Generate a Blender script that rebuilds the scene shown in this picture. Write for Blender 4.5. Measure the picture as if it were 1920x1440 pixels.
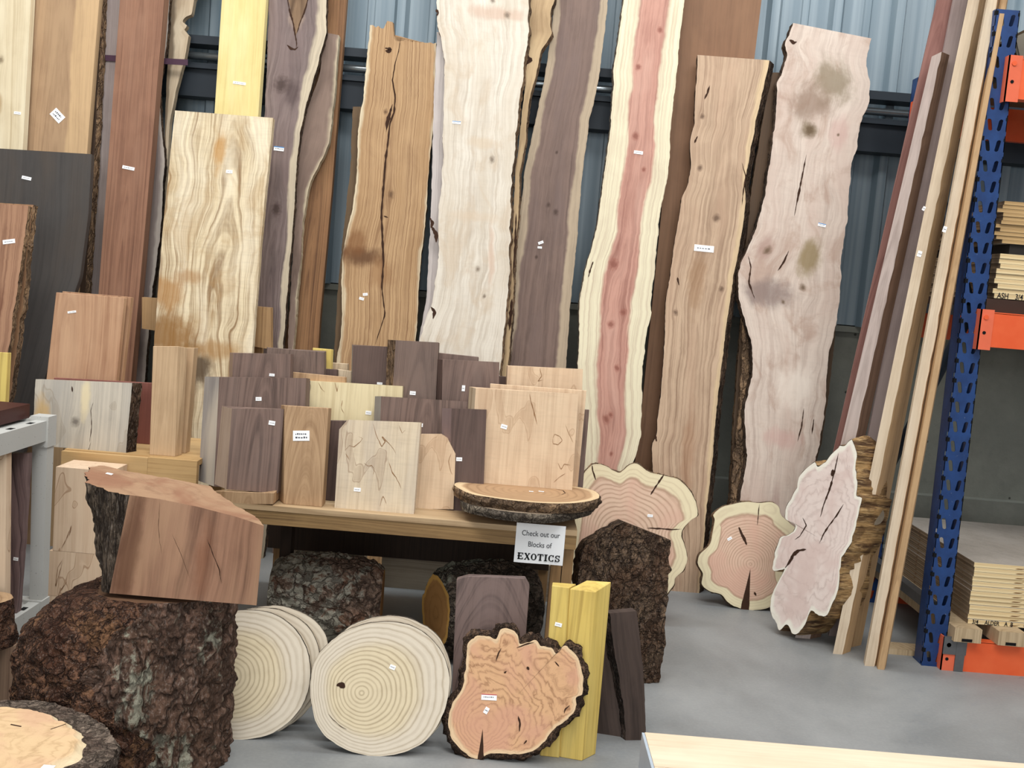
import bpy, bmesh, math, random
import numpy as np
from mathutils import Vector, Matrix, noise, geometry
random.seed(7)
V = Vector
S = bpy.context.scene
COL = S.collection
for o in list(bpy.data.objects): bpy.data.objects.remove(o)

# ---------------------------------------------------------------- camera, light, exposure
FPX, CH, PITCH, ROLL = 1900.0, 1.35, math.radians(5.5), math.radians(4.7)
Fw = V((0, math.cos(PITCH), -math.sin(PITCH)))
R0 = V((1, 0, 0)); U0 = V((0, math.sin(PITCH), math.cos(PITCH)))
Rc = R0*math.cos(ROLL) + U0*math.sin(ROLL)
Uc = U0*math.cos(ROLL) - R0*math.sin(ROLL)
CP = V((0, 0, CH))
cd = bpy.data.cameras.new('camera'); cam = bpy.data.objects.new('camera', cd); COL.objects.link(cam)
cd.sensor_width = 36; cd.lens = 36*FPX/1920; cd.clip_start = .05; cd.clip_end = 200
m = Matrix.Identity(4)
for i in range(3):
    m[i][0] = Rc[i]; m[i][1] = Uc[i]; m[i][2] = -Fw[i]; m[i][3] = CP[i]
cam.matrix_world = m
S.camera = cam
S.view_settings.view_transform = 'Standard'; S.view_settings.look = 'None'
S.view_settings.gamma = 1; S.view_settings.use_curve_mapping = False
S.view_settings.exposure = 0.0
W = bpy.data.worlds.new('world'); S.world = W; W.use_nodes = True
W.node_tree.nodes['Background'].inputs[0].default_value = (.95, .97, 1, 1)
W.node_tree.nodes['Background'].inputs[1].default_value = .33
def area(name, loc, size, power, color=(1, 1, 1), target=None):
    l = bpy.data.lights.new(name, 'AREA'); l.shape = 'RECTANGLE'; l.size, l.size_y = size; l.energy = power; l.color = color
    o = bpy.data.objects.new(name, l); COL.objects.link(o); o.location = loc
    if target: o.rotation_euler = (V(target)-V(loc)).to_track_quat('-Z', 'Y').to_euler()
    return o
area('ceiling_light_row', (-1.2, 1.2, 5.6), (5, 1.2), 200, (1, .98, .95), (-.2, 4.2, .8))
area('roof_skylight', (2.0, -.6, 5.8), (2.4, 2.4), 150, (.97, .985, 1), (.4, 4.2, .8))
area('front_fill_light', (-.6, -5.2, 2.6), (5, 3.4), 230, (.95, .98, 1), (0, 4, 1.1))  # soft fill added behind the camera to brighten front faces; source unseen
area('wall_skylight', (1.2, 4.35, 6.0), (7, .9), 200, (.9, .96, 1), (1.2, 5.0, 1.2))

# ---------------------------------------------------------------- helpers
def ray(px, py): return (Fw*FPX + Rc*(px-960) - Uc*(py-720)).normalized()
class PL:
    """a plane standing in the room: through o, leaning back by `tilt` degrees, turned by `yaw` degrees"""
    def __init__(s, o, tilt=0, yaw=0):
        a, y = math.radians(tilt), math.radians(yaw)
        n = V((0, -math.cos(a), math.sin(a)))
        n = Matrix.Rotation(y, 3, 'Z') @ n
        s.o = V(o); s.n = n; s.back = -n; s.zb = s.o.z
        s.ux = Matrix.Rotation(y, 3, 'Z') @ V((1, 0, 0))
        s.uz = s.ux.cross(s.back)
    def at(s, p, off=0.0):
        d = ray(p[0], p[1]); o = s.o + s.back*off
        return CP + d*((o-CP).dot(s.n)/d.dot(s.n))
def hit_z(p, z):
    d = ray(p[0], p[1]); return CP + d*((z-CH)/d.z)
def atY(p, y):
    d = ray(p[0], p[1]); return CP + d*(y/d.y)
def lay(j):      # standing layers against the wall rail (z 2.37)
    yb = 4.82-.10*j; yt = 4.945-.055*j
    return PL((0, yb, 0), math.degrees(math.atan((yt-yb)/2.37)))
def on(p, z, tilt=0, yaw=0):       # plane whose foot is the point of height z seen at p
    return PL(hit_z(p, z), tilt, yaw)
def setp(o, label=None, cat=None, group=None, kind=None):
    if label: o['label'] = label; o['kind'] = 'thing'
    if cat: o['category'] = cat
    if group: o['group'] = group
    if kind: o['kind'] = kind
    return o
class MB:
    def __init__(s): s.v = []; s.f = []; s.m = []; s.uv = []; s.sm = []
    def add(s, pts): i = len(s.v); s.v += [tuple(p) for p in pts]; return i
    def face(s, idx, mi=0, uv=None, sm=False):
        s.f.append(tuple(idx)); s.m.append(mi); s.uv.append(uv); s.sm.append(sm)
    def quad(s, pts, mi=0, uv=None):
        i = s.add(pts); s.face(range(i, i+len(pts)), mi, uv)
    def grid(s, G, mi=0, uv=None, sm=True, flip=False):   # G[r][c] of points
        nr, nc = len(G), len(G[0]); b = s.add([p for r in G for p in r])
        for r in range(nr-1):
            for c in range(nc-1):
                q = [b+r*nc+c, b+r*nc+c+1, b+(r+1)*nc+c+1, b+(r+1)*nc+c]
                u = [uv[r][c], uv[r][c+1], uv[r+1][c+1], uv[r+1][c]] if uv else None
                if flip: q.reverse(); u = u[::-1] if u else None
                s.face(q, mi, u, sm)
    def box(s, x0, x1, y0, y1, z0, z1, mi=0, M=None):
        P = [V((x, y, z)) for z in (z0, z1) for y in (y0, y1) for x in (x0, x1)]
        if M: P = [M @ p for p in P]
        b = s.add(P)
        for q in ((0, 2, 3, 1), (4, 5, 7, 6), (0, 1, 5, 4), (2, 6, 7, 3), (0, 4, 6, 2), (1, 3, 7, 5)): s.face([b+k for k in q], mi)
    def tube(s, a, b, r, n=12, mi=0, r2=None):
        a, b = V(a), V(b); d = (b-a).normalized(); x = d.orthogonal().normalized(); y = d.cross(x); r2 = r if r2 is None else r2
        A = [a+(x*math.cos(t)+y*math.sin(t))*r for t in [2*math.pi*k/n for k in range(n)]]
        B = [b+(x*math.cos(t)+y*math.sin(t))*r2 for t in [2*math.pi*k/n for k in range(n)]]
        i = s.add(A+B)
        for k in range(n): s.face([i+k, i+(k+1) % n, i+n+(k+1) % n, i+n+k], mi, None, True)
        s.face([i+k for k in range(n)][::-1], mi); s.face([i+n+k for k in range(n)], mi)
    def build(s, name, mats, parent=None, M=None):
        if not isinstance(mats, (list, tuple)): mats = [mats]
        M = M or (parent.matrix_world.copy() if parent else Matrix.Identity(4))
        Mi = M.inverted()
        me = bpy.data.meshes.new(name); me.from_pydata([Mi @ V(p) for p in s.v], [], s.f)
        for mt in mats: me.materials.append(mt)
        me.polygons.foreach_set('material_index', s.m); me.polygons.foreach_set('use_smooth', s.sm)
        if any(u for u in s.uv):
            l = me.uv_layers.new(name='W'); k = 0; flat = []
            for f, u in zip(s.f, s.uv):
                for q in range(len(f)):
                    flat += list(u[q]) if u else [0, 0]
            l.data.foreach_set('uv', flat)
        me.validate(); me.update()
        o = bpy.data.objects.new(name, me); COL.objects.link(o)
        if parent:
            o.parent = parent; o.matrix_basis = parent.matrix_world.inverted() @ M
        o.matrix_world = M
        return o
def frame(o, ux, back, uz):
    M = Matrix.Identity(4)
    for i in range(3): M[i][0] = ux[i]; M[i][1] = back[i]; M[i][2] = uz[i]; M[i][3] = o[i]
    return M
def empty(name, loc=(0, 0, 0), rz=0, tilt=None):
    o = bpy.data.objects.new(name, None); COL.objects.link(o); o.empty_display_size = .1
    o.matrix_world = Matrix.Translation(loc) @ Matrix.Rotation(rz, 4, 'Z')
    return o
def struct(name, mb, mat):
    o = mb.build(name, mat); o['kind'] = 'structure'; return o

# ---------------------------------------------------------------- materials
def mute(h, k=.82, g=1.0):
    """take some colour out of a hex tone"""
    c = lin(h); y = .3*c[0]+.6*c[1]+.1*c[2]; return tuple(min(1, (y+(v-y)*k)*g) for v in c[:3])+(1,)
def lin(h):
    if not isinstance(h, str): return (h[0], h[1], h[2], 1)
    h = h.lstrip('#'); r = [int(h[i:i+2], 16)/255 for i in (0, 2, 4)]
    return tuple((c/12.92 if c <= .04045 else ((c+.055)/1.055)**2.4) for c in r)+(1,)
class N:
    def __init__(s, name, rough=.6, spec=.3):
        s.mat = bpy.data.materials.new(name); s.mat.use_nodes = True; s.t = s.mat.node_tree; s.n = s.t.nodes; s.l = s.t.links
        s.b = s.n['Principled BSDF']; s.b.inputs['Roughness'].default_value = rough; s.b.inputs['Specular IOR Level'].default_value = spec
    def put(s, sock, v):
        if isinstance(v, bpy.types.NodeSocket): s.l.new(v, sock)
        elif v is not None:
            if isinstance(v, (tuple, list)) and len(v) == 3 and sock.type == 'RGBA': v = (*v, 1)
            sock.default_value = v
    def m(s, op, a, b=None, c=None, clamp=False):
        n = s.n.new('ShaderNodeMath'); n.operation = op; n.use_clamp = clamp
        for k, v in enumerate((a, b, c)): s.put(n.inputs[k], v)
        return n.outputs[0]
    def vm(s, op, a, b=None):
        n = s.n.new('ShaderNodeVectorMath'); n.operation = op; s.put(n.inputs[0], a); s.put(n.inputs[1], b)
        return n.outputs[1] if op in ('LENGTH', 'DISTANCE') else n.outputs[0]
    def noise(s, vec, scale=1, detail=2, rough=.5, dist=0, col=False):
        n = s.n.new('ShaderNodeTexNoise'); s.put(n.inputs['Vector'], vec); n.inputs['Scale'].default_value = scale
        n.inputs['Detail'].default_value = detail; n.inputs['Roughness'].default_value = rough; n.inputs['Distortion'].default_value = dist
        return n.outputs[1 if col else 0]
    def vor(s, vec, scale=1, feature='F1', out=0):
        n = s.n.new('ShaderNodeTexVoronoi'); n.feature = feature; s.put(n.inputs['Vector'], vec); n.inputs['Scale'].default_value = scale
        return n.outputs[out]
    def mix(s, f, a, b, mode='MIX'):
        n = s.n.new('ShaderNodeMix'); n.data_type = 'RGBA'; n.blend_type = mode; s.put(n.inputs[0], f)
        s.put(n.inputs[6], lin(a) if isinstance(a, str) else a); s.put(n.inputs[7], lin(b) if isinstance(b, str) else b); return n.outputs[2]
    def ss(s, x, a, b, lo=0., hi=1.):
        n = s.n.new('ShaderNodeMapRange'); n.interpolation_type = 'SMOOTHSTEP'; s.put(n.inputs[0], x)
        s.put(n.inputs[1], a); s.put(n.inputs[2], b); n.inputs[3].default_value = lo; n.inputs[4].default_value = hi; return n.outputs[0]
    def sep(s, v):
        n = s.n.new('ShaderNodeSeparateXYZ'); s.put(n.inputs[0], v); return n.outputs
    def comb(s, x=0., y=0., z=0.):
        n = s.n.new('ShaderNodeCombineXYZ')
        for k, v in enumerate((x, y, z)): s.put(n.inputs[k], v)
        return n.outputs[0]
    def coord(s, k='Object'): return s.n.new('ShaderNodeTexCoord').outputs[k]
    def rnd(s): return s.n.new('ShaderNodeObjectInfo').outputs['Random']
    def bump(s, h, strength=.3, dist=.01):
        n = s.n.new('ShaderNodeBump'); n.inputs['Strength'].default_value = strength; n.inputs['Distance'].default_value = dist
        s.put(n.inputs['Height'], h); s.l.new(n.outputs[0], s.b.inputs['Normal'])
    def out(s, col, rough=None):
        s.put(s.b.inputs['Base Color'], lin(col) if isinstance(col, str) else col)
        if rough is not None: s.put(s.b.inputs['Roughness'], rough)
        return s.mat
def plain(name, col, rough=.6, var=.12, scale=20, metal=0, spec=.3):
    n = N(name, rough, spec); n.b.inputs['Metallic'].default_value = metal
    f = n.noise(n.coord(), scale, 4, .6); c = lin(col)
    return n.out(n.mix(f, tuple(x*(1-var) for x in c[:3])+(1,), tuple(min(1, x*(1+var)) for x in c[:3])+(1,)))

SATW = .84
def wood(name, a, b, c=None, uv=False, sp=.011, uc=0.0, h0=.02, slope=.02, ring=.55, fine=.35, blotch=.5, warp=.012,
         sap=None, width=.3, knots=(), stains=(), spalt=None, sps=.55, curl=0, rough=.62, axis='z', seed=0.0, lines=None, cloud=None):
    """plain-sawn board: a light wood, b dark ring colour, c blotch colour; u across, v along the grain, in metres"""
    n = N(name, rough, .28)
    a = mute(a, SATW); c = mute(c, SATW) if c else None
    b = mute(b, SATW, .86)
    if sap: sap = (sap[0], sap[1], mute(sap[2], SATW))
    if uv:
        uu = n.n.new('ShaderNodeUVMap'); uu.uv_map = 'W'; q = n.sep(uu.outputs[0]); u, v = q[0], q[1]; w = 0.0
        v0 = v; v = n.m('ADD', v, seed)
    else:
        q = n.sep(n.coord()); u, v, w = (q[0], q[2], q[1]) if axis == 'z' else (q[2], q[0], q[1])
        v0 = v; v = n.m('ADD', v, n.m('MULTIPLY', n.rnd(), 7.3)); w = q[1]
        w = n.m('ADD', w, 0.0)
    u0 = u
    kf = None
    for (ku, kv, r, *e) in knots:
        du = n.m('SUBTRACT', u0, ku); dv = n.m('SUBTRACT', v0, kv)
        d2 = n.m('ADD', n.m('POWER', n.m('ABSOLUTE', n.m('DIVIDE', du, r*2.2)), 2), n.m('POWER', n.m('ABSOLUTE', n.m('DIVIDE', dv, r*4.5)), 2))
        g = n.m('EXPONENT', n.m('MULTIPLY', d2, -1))
        u = n.m('SUBTRACT', u, n.m('MULTIPLY', n.m('MULTIPLY', g, du), .85))
        dk = n.m('SQRT', n.m('ADD', n.m('POWER', n.m('ABSOLUTE', n.m('DIVIDE', du, r)), 2), n.m('POWER', n.m('ABSOLUTE', n.m('DIVIDE', dv, r*1.3)), 2)))
        dk = n.m('ADD', dk, n.m('MULTIPLY', n.noise(n.comb(u0, v0, ku), 70, 3), 1.3))
        kk = n.ss(dk, .8, 2.6, 1, 0)
        kf = kk if kf is None else n.m('MAXIMUM', kf, kk)
    P = n.comb(n.m('MULTIPLY', u, 3), n.m('MULTIPLY', v, 1.3), n.m('MULTIPLY', w, 3))
    nz = n.noise(P, 1, 2)
    u1 = n.m('ADD', u, n.m('MULTIPLY', n.m('SUBTRACT', nz, .5), warp*2))
    wa = n.noise(n.comb(n.m('MULTIPLY', u, 6), n.m('MULTIPLY', v, 5), 3.3), 1, 2)
    u1 = n.m('ADD', u1, n.m('MULTIPLY', n.m('SUBTRACT', wa, .5), warp*.5))
    hn = n.noise(n.comb(5.1, n.m('MULTIPLY', v, 1.1), 2.2), 1, 1)
    h = n.m('ADD', n.m('ADD', n.m('MULTIPLY', v0, slope), h0), n.m('MULTIPLY', n.m('SUBTRACT', hn, .5), .05))
    h = n.m('ADD', h, n.m('MULTIPLY', w, .7))
    uu_ = n.m('SUBTRACT', u1, uc)
    r = n.m('SQRT', n.m('ADD', n.m('MULTIPLY', uu_, uu_), n.m('MULTIPLY', h, h)))
    rr = n.comb(n.m('MULTIPLY', r, 1/sp), n.m('MULTIPLY', v, .3), 0)
    rg = n.noise(rr, 1.6, 3, .65)
    saw = n.m('PINGPONG', n.m('DIVIDE', r, sp), 1)
    rgs = n.m('MULTIPLY', n.m('POWER', saw, 3), n.ss(rg, .3, .7))
    rings = n.m('ADD', n.m('MULTIPLY', rgs, .6), n.m('MULTIPLY', n.ss(rg, .38, .64), .6))
    st1 = n.noise(n.comb(n.m('MULTIPLY', u1, 70), n.m('MULTIPLY', v, 1.1), n.m('MULTIPLY', w, 60)), 1, 3, .65)
    st2 = n.noise(n.comb(n.m('MULTIPLY', u, 170), n.m('MULTIPLY', v, 2.4), n.m('MULTIPLY', w, 150)), 1, 2, .6)
    cl = n.noise(n.comb(n.m('MULTIPLY', u1, 11), n.m('MULTIPLY', v, 6), n.m('MULTIPLY', w, 9)), 1, 4, .62, .5)
    fi = n.noise(n.comb(n.m('MULTIPLY', u, 420), n.m('MULTIPLY', v, 9), n.m('MULTIPLY', w, 300)), 1, 2, .6)
    bl = n.noise(n.comb(n.m('MULTIPLY', u1, 9), n.m('MULTIPLY', v, 1.6), n.m('MULTIPLY', w, 9)), 1, 3, .55)
    fa = n.m('ADD', n.m('MULTIPLY', rings, ring*1.15), n.m('MULTIPLY', n.m('SUBTRACT', fi, .5), fine))
    fa = n.m('ADD', fa, n.m('MULTIPLY', n.m('SUBTRACT', st1, .47), .95))
    fa = n.m('ADD', fa, n.m('MULTIPLY', n.m('SUBTRACT', st2, .5), .55))
    fa = n.m('ADD', fa, n.m('MULTIPLY', n.m('SUBTRACT', cl, .5), .8), None, True)
    col = n.mix(fa, a, b)
    if c: col = n.mix(n.m('MULTIPLY', n.ss(bl, .42, .68), blotch), col, c)
    if cloud: col = n.mix(n.m('MULTIPLY', n.ss(n.noise(n.comb(n.m('MULTIPLY', u1, 9), n.m('MULTIPLY', v, 5), 7.7), 1, 5, .6, .9), .48, .68), cloud[1]), col, cloud[0])
    if curl:
        cu = n.noise(n.comb(n.m('MULTIPLY', u, 9), n.m('MULTIPLY', v, 85), n.m('MULTIPLY', w, 9)), 1, 2, .6, .3)
        col = n.mix(n.m('MULTIPLY', n.ss(cu, .45, .7), curl), col, n.mix(.5, col, (.0, .0, .0, 1)))
    if sap:
        (sl, sr, sc) = sap
        e = n.m('MULTIPLY', n.m('SUBTRACT', n.noise(n.comb(n.m('MULTIPLY', u0, 6), n.m('MULTIPLY', v, 4.5), 1), 1, 3), .5), .05)
        fl = n.ss(n.m('ADD', n.m('ADD', u0, width/2), e), sl-.006, sl+.010, 1, 0) if sl > 0 else 0.0
        fr = n.ss(n.m('ADD', n.m('SUBTRACT', width/2, u0), e), sr-.006, sr+.010, 1, 0) if sr > 0 else 0.0
        f = n.m('MAXIMUM', fl, fr)
        sc2 = n.mix(fa, sc, n.mix(.5, sc, b))
        col = n.mix(f, col, sc2)
    if spalt:
        ns = n.noise(n.comb(n.m('MULTIPLY', u0, 9), n.m('MULTIPLY', v, 4), n.m('MULTIPLY', w, 9)), 1.1, 2, .5, .4)
        d = n.m('ABSOLUTE', n.m('SUBTRACT', ns, .60))
        col = n.mix(n.m('MULTIPLY', n.ss(d, .002, .008, 1, 0), sps), col, spalt)
        col = n.mix(n.m('MULTIPLY', n.ss(ns, .60, .62), .22), col, spalt)
    for (su, sv, ru, rv, sc, st) in stains:
        du = n.m('DIVIDE', n.m('SUBTRACT', u0, su), ru); dv = n.m('DIVIDE', n.m('SUBTRACT', v0, sv), rv)
        d = n.m('SQRT', n.m('ADD', n.m('MULTIPLY', du, du), n.m('MULTIPLY', dv, dv)))
        d = n.m('ADD', d, n.m('MULTIPLY', n.m('SUBTRACT', n.noise(n.comb(u0, n.m('MULTIPLY', v0, .6), su), 16, 4, .6), .5), 1.5))
        col = n.mix(n.m('MULTIPLY', n.ss(d, .35, 1.15, 1, 0), st), col, sc)
    if kf is not None:
        kc = lines or n.mix(.45, b, (.05, .02, .01, 1))
        col = n.mix(n.m('MULTIPLY', n.ss(kf, .0, .55), .45), col, kc); col = n.mix(n.m('MULTIPLY', n.ss(kf, .5, 1.), .7), col, n.mix(.28, kc, (.02, .01, .006, 1)))
    n.bump(n.m('ADD', fi, n.m('MULTIPLY', rings, .5)), .12, .002)
    return n.out(col)

def ringwood(name, heart, line, sap, R, sapw=.03, sp=.007, lob=.35, knot=None, contrast=.6, burl=0, c2=None, band=0, sm_=.45, tr=.03):
    """end grain: u = ring radius in metres"""
    n = N(name, .7, .2); heart, line, sap = mute(heart, .9), mute(line, .9, .85), mute(sap, .9); c2 = mute(c2, .9) if c2 else None
    uu = n.n.new('ShaderNodeUVMap'); uu.uv_map = 'W'; qq = n.sep(uu.outputs[0]); r, rho = qq[0], qq[1]
    ob = n.coord(); nz = n.noise(ob, 7, 3); n2 = n.noise(ob, 30, 3)
    r1 = n.m('ADD', r, n.m('MULTIPLY', n.m('SUBTRACT', nz, .5), .02))
    if burl:
        nb = n.noise(ob, 9, 4, .6, 1.5); r1 = n.m('ADD', r1, n.m('MULTIPLY', n.m('SUBTRACT', nb, .5), burl))
    saw = n.m('PINGPONG', n.m('DIVIDE', r1, sp), 1)
    rg = n.noise(n.comb(n.m('MULTIPLY', r1, 1/sp), 0., 0.), .9, 2)
    k = n.m('MULTIPLY', n.m('MULTIPLY', n.m('POWER', saw, 2.5), n.ss(rg, .3, .6, .3, 1)), contrast)
    k = n.m('ADD', k, n.m('MULTIPLY', n.m('SUBTRACT', n.noise(n.comb(n.m('MULTIPLY', r1, 420), 0., 0.), 1, 2, .6), .5), .7)); k = n.m('ADD', k, n.m('MULTIPLY', n.m('SUBTRACT', n2, .5), .45), None, True)
    col = n.mix(k, heart, line)
    if c2: col = n.mix(n.m('MULTIPLY', n.ss(n.noise(ob, 5, 3, .6, .6), .42, .62), .7), col, c2)
    sc = n.mix(n.m('MULTIPLY', k, .75), sap, n.mix(sm_, sap, line))
    e = n.m('ADD', rho, n.m('MULTIPLY', n.m('SUBTRACT', n.noise(ob, 12, 3), .5), .10))
    col = n.mix(n.ss(e, 1-sapw/R-tr, 1-sapw/R+tr), col, sc)
    if band: col = n.mix(n.m('MULTIPLY', n.ss(n.m('ABSOLUTE', n.m('SUBTRACT', e, 1-sapw/R-.01)), .0, .035, 1, 0), band), col, line)
    n.bump(n.m('ADD', k, n2), .15, .002)
    return n.out(col)

BK = 1.75
def bark(name, a, b, c, moss=None, scale=26, sz=.45, amt=.55, patch=None):
    n = N(name, .92, .12); ob = n.coord(); q = n.sep(ob); a = mute(a, .85, BK); b = mute(b, .85, BK*1.25); c = mute(c, .85, BK)
    p = n.comb(q[0], q[1], n.m('MULTIPLY', q[2], sz))
    wv = n.vm('MULTIPLY', n.vm('SUBTRACT', n.noise(p, scale*.5, 4, .6, 0, True), (.5, .5, .5)), (.09, .09, .09))
    w = n.vm('ADD', p, wv)
    ve = n.vor(w, scale*.9, 'DISTANCE_TO_EDGE'); nf = n.noise(w, scale*1.6, 6, .7); nm = n.noise(w, scale*.6, 4, .6, .8); ng = n.noise(p, scale*7, 3, .6)
    cr = n.m('MULTIPLY', n.ss(ve, .0, .11), n.ss(nm, .34, .46))
    col = n.mix(n.ss(nf, .38, .68), a, b)
    col = n.mix(n.m('MULTIPLY', n.ss(n.noise(p, scale*.25, 4), .45, .6), .7), col, c)
    col = n.mix(n.m('MULTIPLY', n.ss(ng, .5, .75), .45), col, n.mix(.5, b, (.55, .5, .45, 1)))
    if moss: col = n.mix(n.m('MULTIPLY', n.ss(n.m('ADD', n.noise(p, scale*.16, 4, .65, .5), n.m('MULTIPLY', n.m('SUBTRACT', nf, .5), .6)), 1-amt, 1.08-amt), .8), col, mute(moss, .8))
    col = n.mix(n.m('MULTIPLY', n.m('SUBTRACT', 1, cr), .6), col, n.mix(.7, a, (.008, .005, .004, 1)))
    n.bump(n.m('ADD', n.m('ADD', n.m('MULTIPLY', cr, .5), nf), n.m('MULTIPLY', nm, 1.2)), 1., .016)
    return n.out(col)

def grooved(name):
    """golden wood with grooves running through its thickness"""
    n = N(name, .6, .35); q = n.sep(n.coord())
    p = n.comb(n.m('MULTIPLY', q[0], 24), n.m('MULTIPLY', q[1], 3.5), n.m('MULTIPLY', q[2], 38))
    f = n.noise(p, 1, 4, .6, .8); g = n.noise(p, 3.2, 3, .6); h = n.noise(n.coord(), 14, 3)
    col = n.mix(n.ss(f, .36, .62), '#4a3321', '#a98658'); col = n.mix(n.m('MULTIPLY', n.ss(g, .5, .7), .6), col, '#cbab7c')
    col = n.mix(n.m('MULTIPLY', n.ss(h, .5, .62), .6), col, '#5b4028')
    n.bump(n.m('ADD', f, n.m('MULTIPLY', g, .4)), 1, .02); return n.out(col)
# ---------------------------------------------------------------- builders
def resample(P, n):
    d = [0]
    for a, b in zip(P, P[1:]): d.append(d[-1]+(b-a).length)
    T = d[-1] or 1; out = []; k = 0
    for i in range(n):
        s = T*i/(n-1)
        while k < len(P)-2 and d[k+1] < s: k += 1
        t = (s-d[k])/max(1e-9, d[k+1]-d[k]); out.append(P[k].lerp(P[k+1], min(1, max(0, t))))
    return out, T
def smooth(P, it=2):
    P = list(P)
    for _ in range(it):
        Q = P[:]
        for i in range(1, len(P)-1): Q[i] = (P[i-1]+P[i]*2+P[i+1])/4
        P = Q
    return P
def nz(p, s, k=0.0): return noise.noise(V((p[0]*s+k, p[1]*s+k*1.7, p[2]*s-k)))
def ground(P, z):
    """make the lower end of a polyline end exactly at height z"""
    a, b = P[0], P[1]
    if a.z > z+1e-4:
        c = P[min(len(P)-1, 3)]; d = ((a-c).normalized()*.25+(P[0]-P[-1]).normalized()*.75).normalized()
        return [a+d*((a.z-z)/max(1e-3, -d.z))]+list(P)
    P = [p for p in P if p.z > z+1e-3] or [b]
    d = (a-b) if P[0] is not a else V((0, 0, -1))
    t = (P[0].z-z)/max(1e-4, (P[0]-a).z) if P[0] is not a else 0
    return [P[0].lerp(a, t)]+P
def tags(root, pl, lst, mat=None, name='price_tag'):
    for t in lst:
        x, y, w, h = t[:4]; rot = math.radians(t[4] if len(t) > 4 else 5)
        nm = t[5] if len(t) > 5 else name
        c = pl.at((x, y)); s = (c-CP).dot(Fw)/FPX
        ux = pl.ux*math.cos(rot)-pl.uz*math.sin(rot); uz = pl.ux*math.sin(rot)+pl.uz*math.cos(rot)
        M = frame(c-pl.back*.0012, ux, pl.back, uz)
        mb = MB(); W_, H_ = w*s/2, h*s/2
        mb.box(-W_, W_, -.0006, .0006, -H_, H_, 0, M)
        sign = 1
        rn = random.Random(int(x*7+y))
        k = 2 if h > 14 else 1
        for row in range(k):      # the small printed or written line
            xx = -W_*.7; zc = (row-(k-1)/2)*H_*.7
            while xx < W_*.62:
                l = W_*rn.uniform(.08, .26)
                mb.box(xx, xx+l, -.0009, -.0006, zc-H_*.16, zc+H_*rn.uniform(.05, .2), 1, M); xx += l+W_*.09
        if nm == 'blue_edged_tag': mb.box(-W_, W_, -.0009, -.0006, H_*.6, H_, 2, M)
        if nm == 'red_edged_tag': mb.box(-W_, W_, -.0009, -.0006, H_*.72, H_, 3, M)
        mb.build(nm, [M_paper, M_ink, M_blueink, M_redink], root, M)
def crack(mb, pl, pts, w, mi=2, mode=None):
    P = [pl.at(p) for p in pts]; n = max(8, len(P)*5)
    Q, T = resample(P, n); s = (Q[0]-CP).dot(Fw)/FPX; L = []; Rr = []
    for i, q in enumerate(Q):
        t = i/(n-1); prof = (1-t) if mode == 'v' else math.sin(math.pi*min(1, max(0, t)))**.6*.7+.05
        ww = w*s*.5*prof*(1+(.15 if mode else .9)*nz(q, 70))
        d = (Q[min(n-1, i+1)]-Q[max(0, i-1)]).normalized(); e = d.cross(pl.n).normalized()
        j = e*(nz(q, 60, 4)*.0012 if not mode else 0) + pl.n*(.0008 if mi == 2 else .0005)
        L.append(q-e*ww+j); Rr.append(q+e*ww+j)
    mb.grid([[a, b] for a, b in zip(L, Rr)], mi, None, False)

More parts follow.
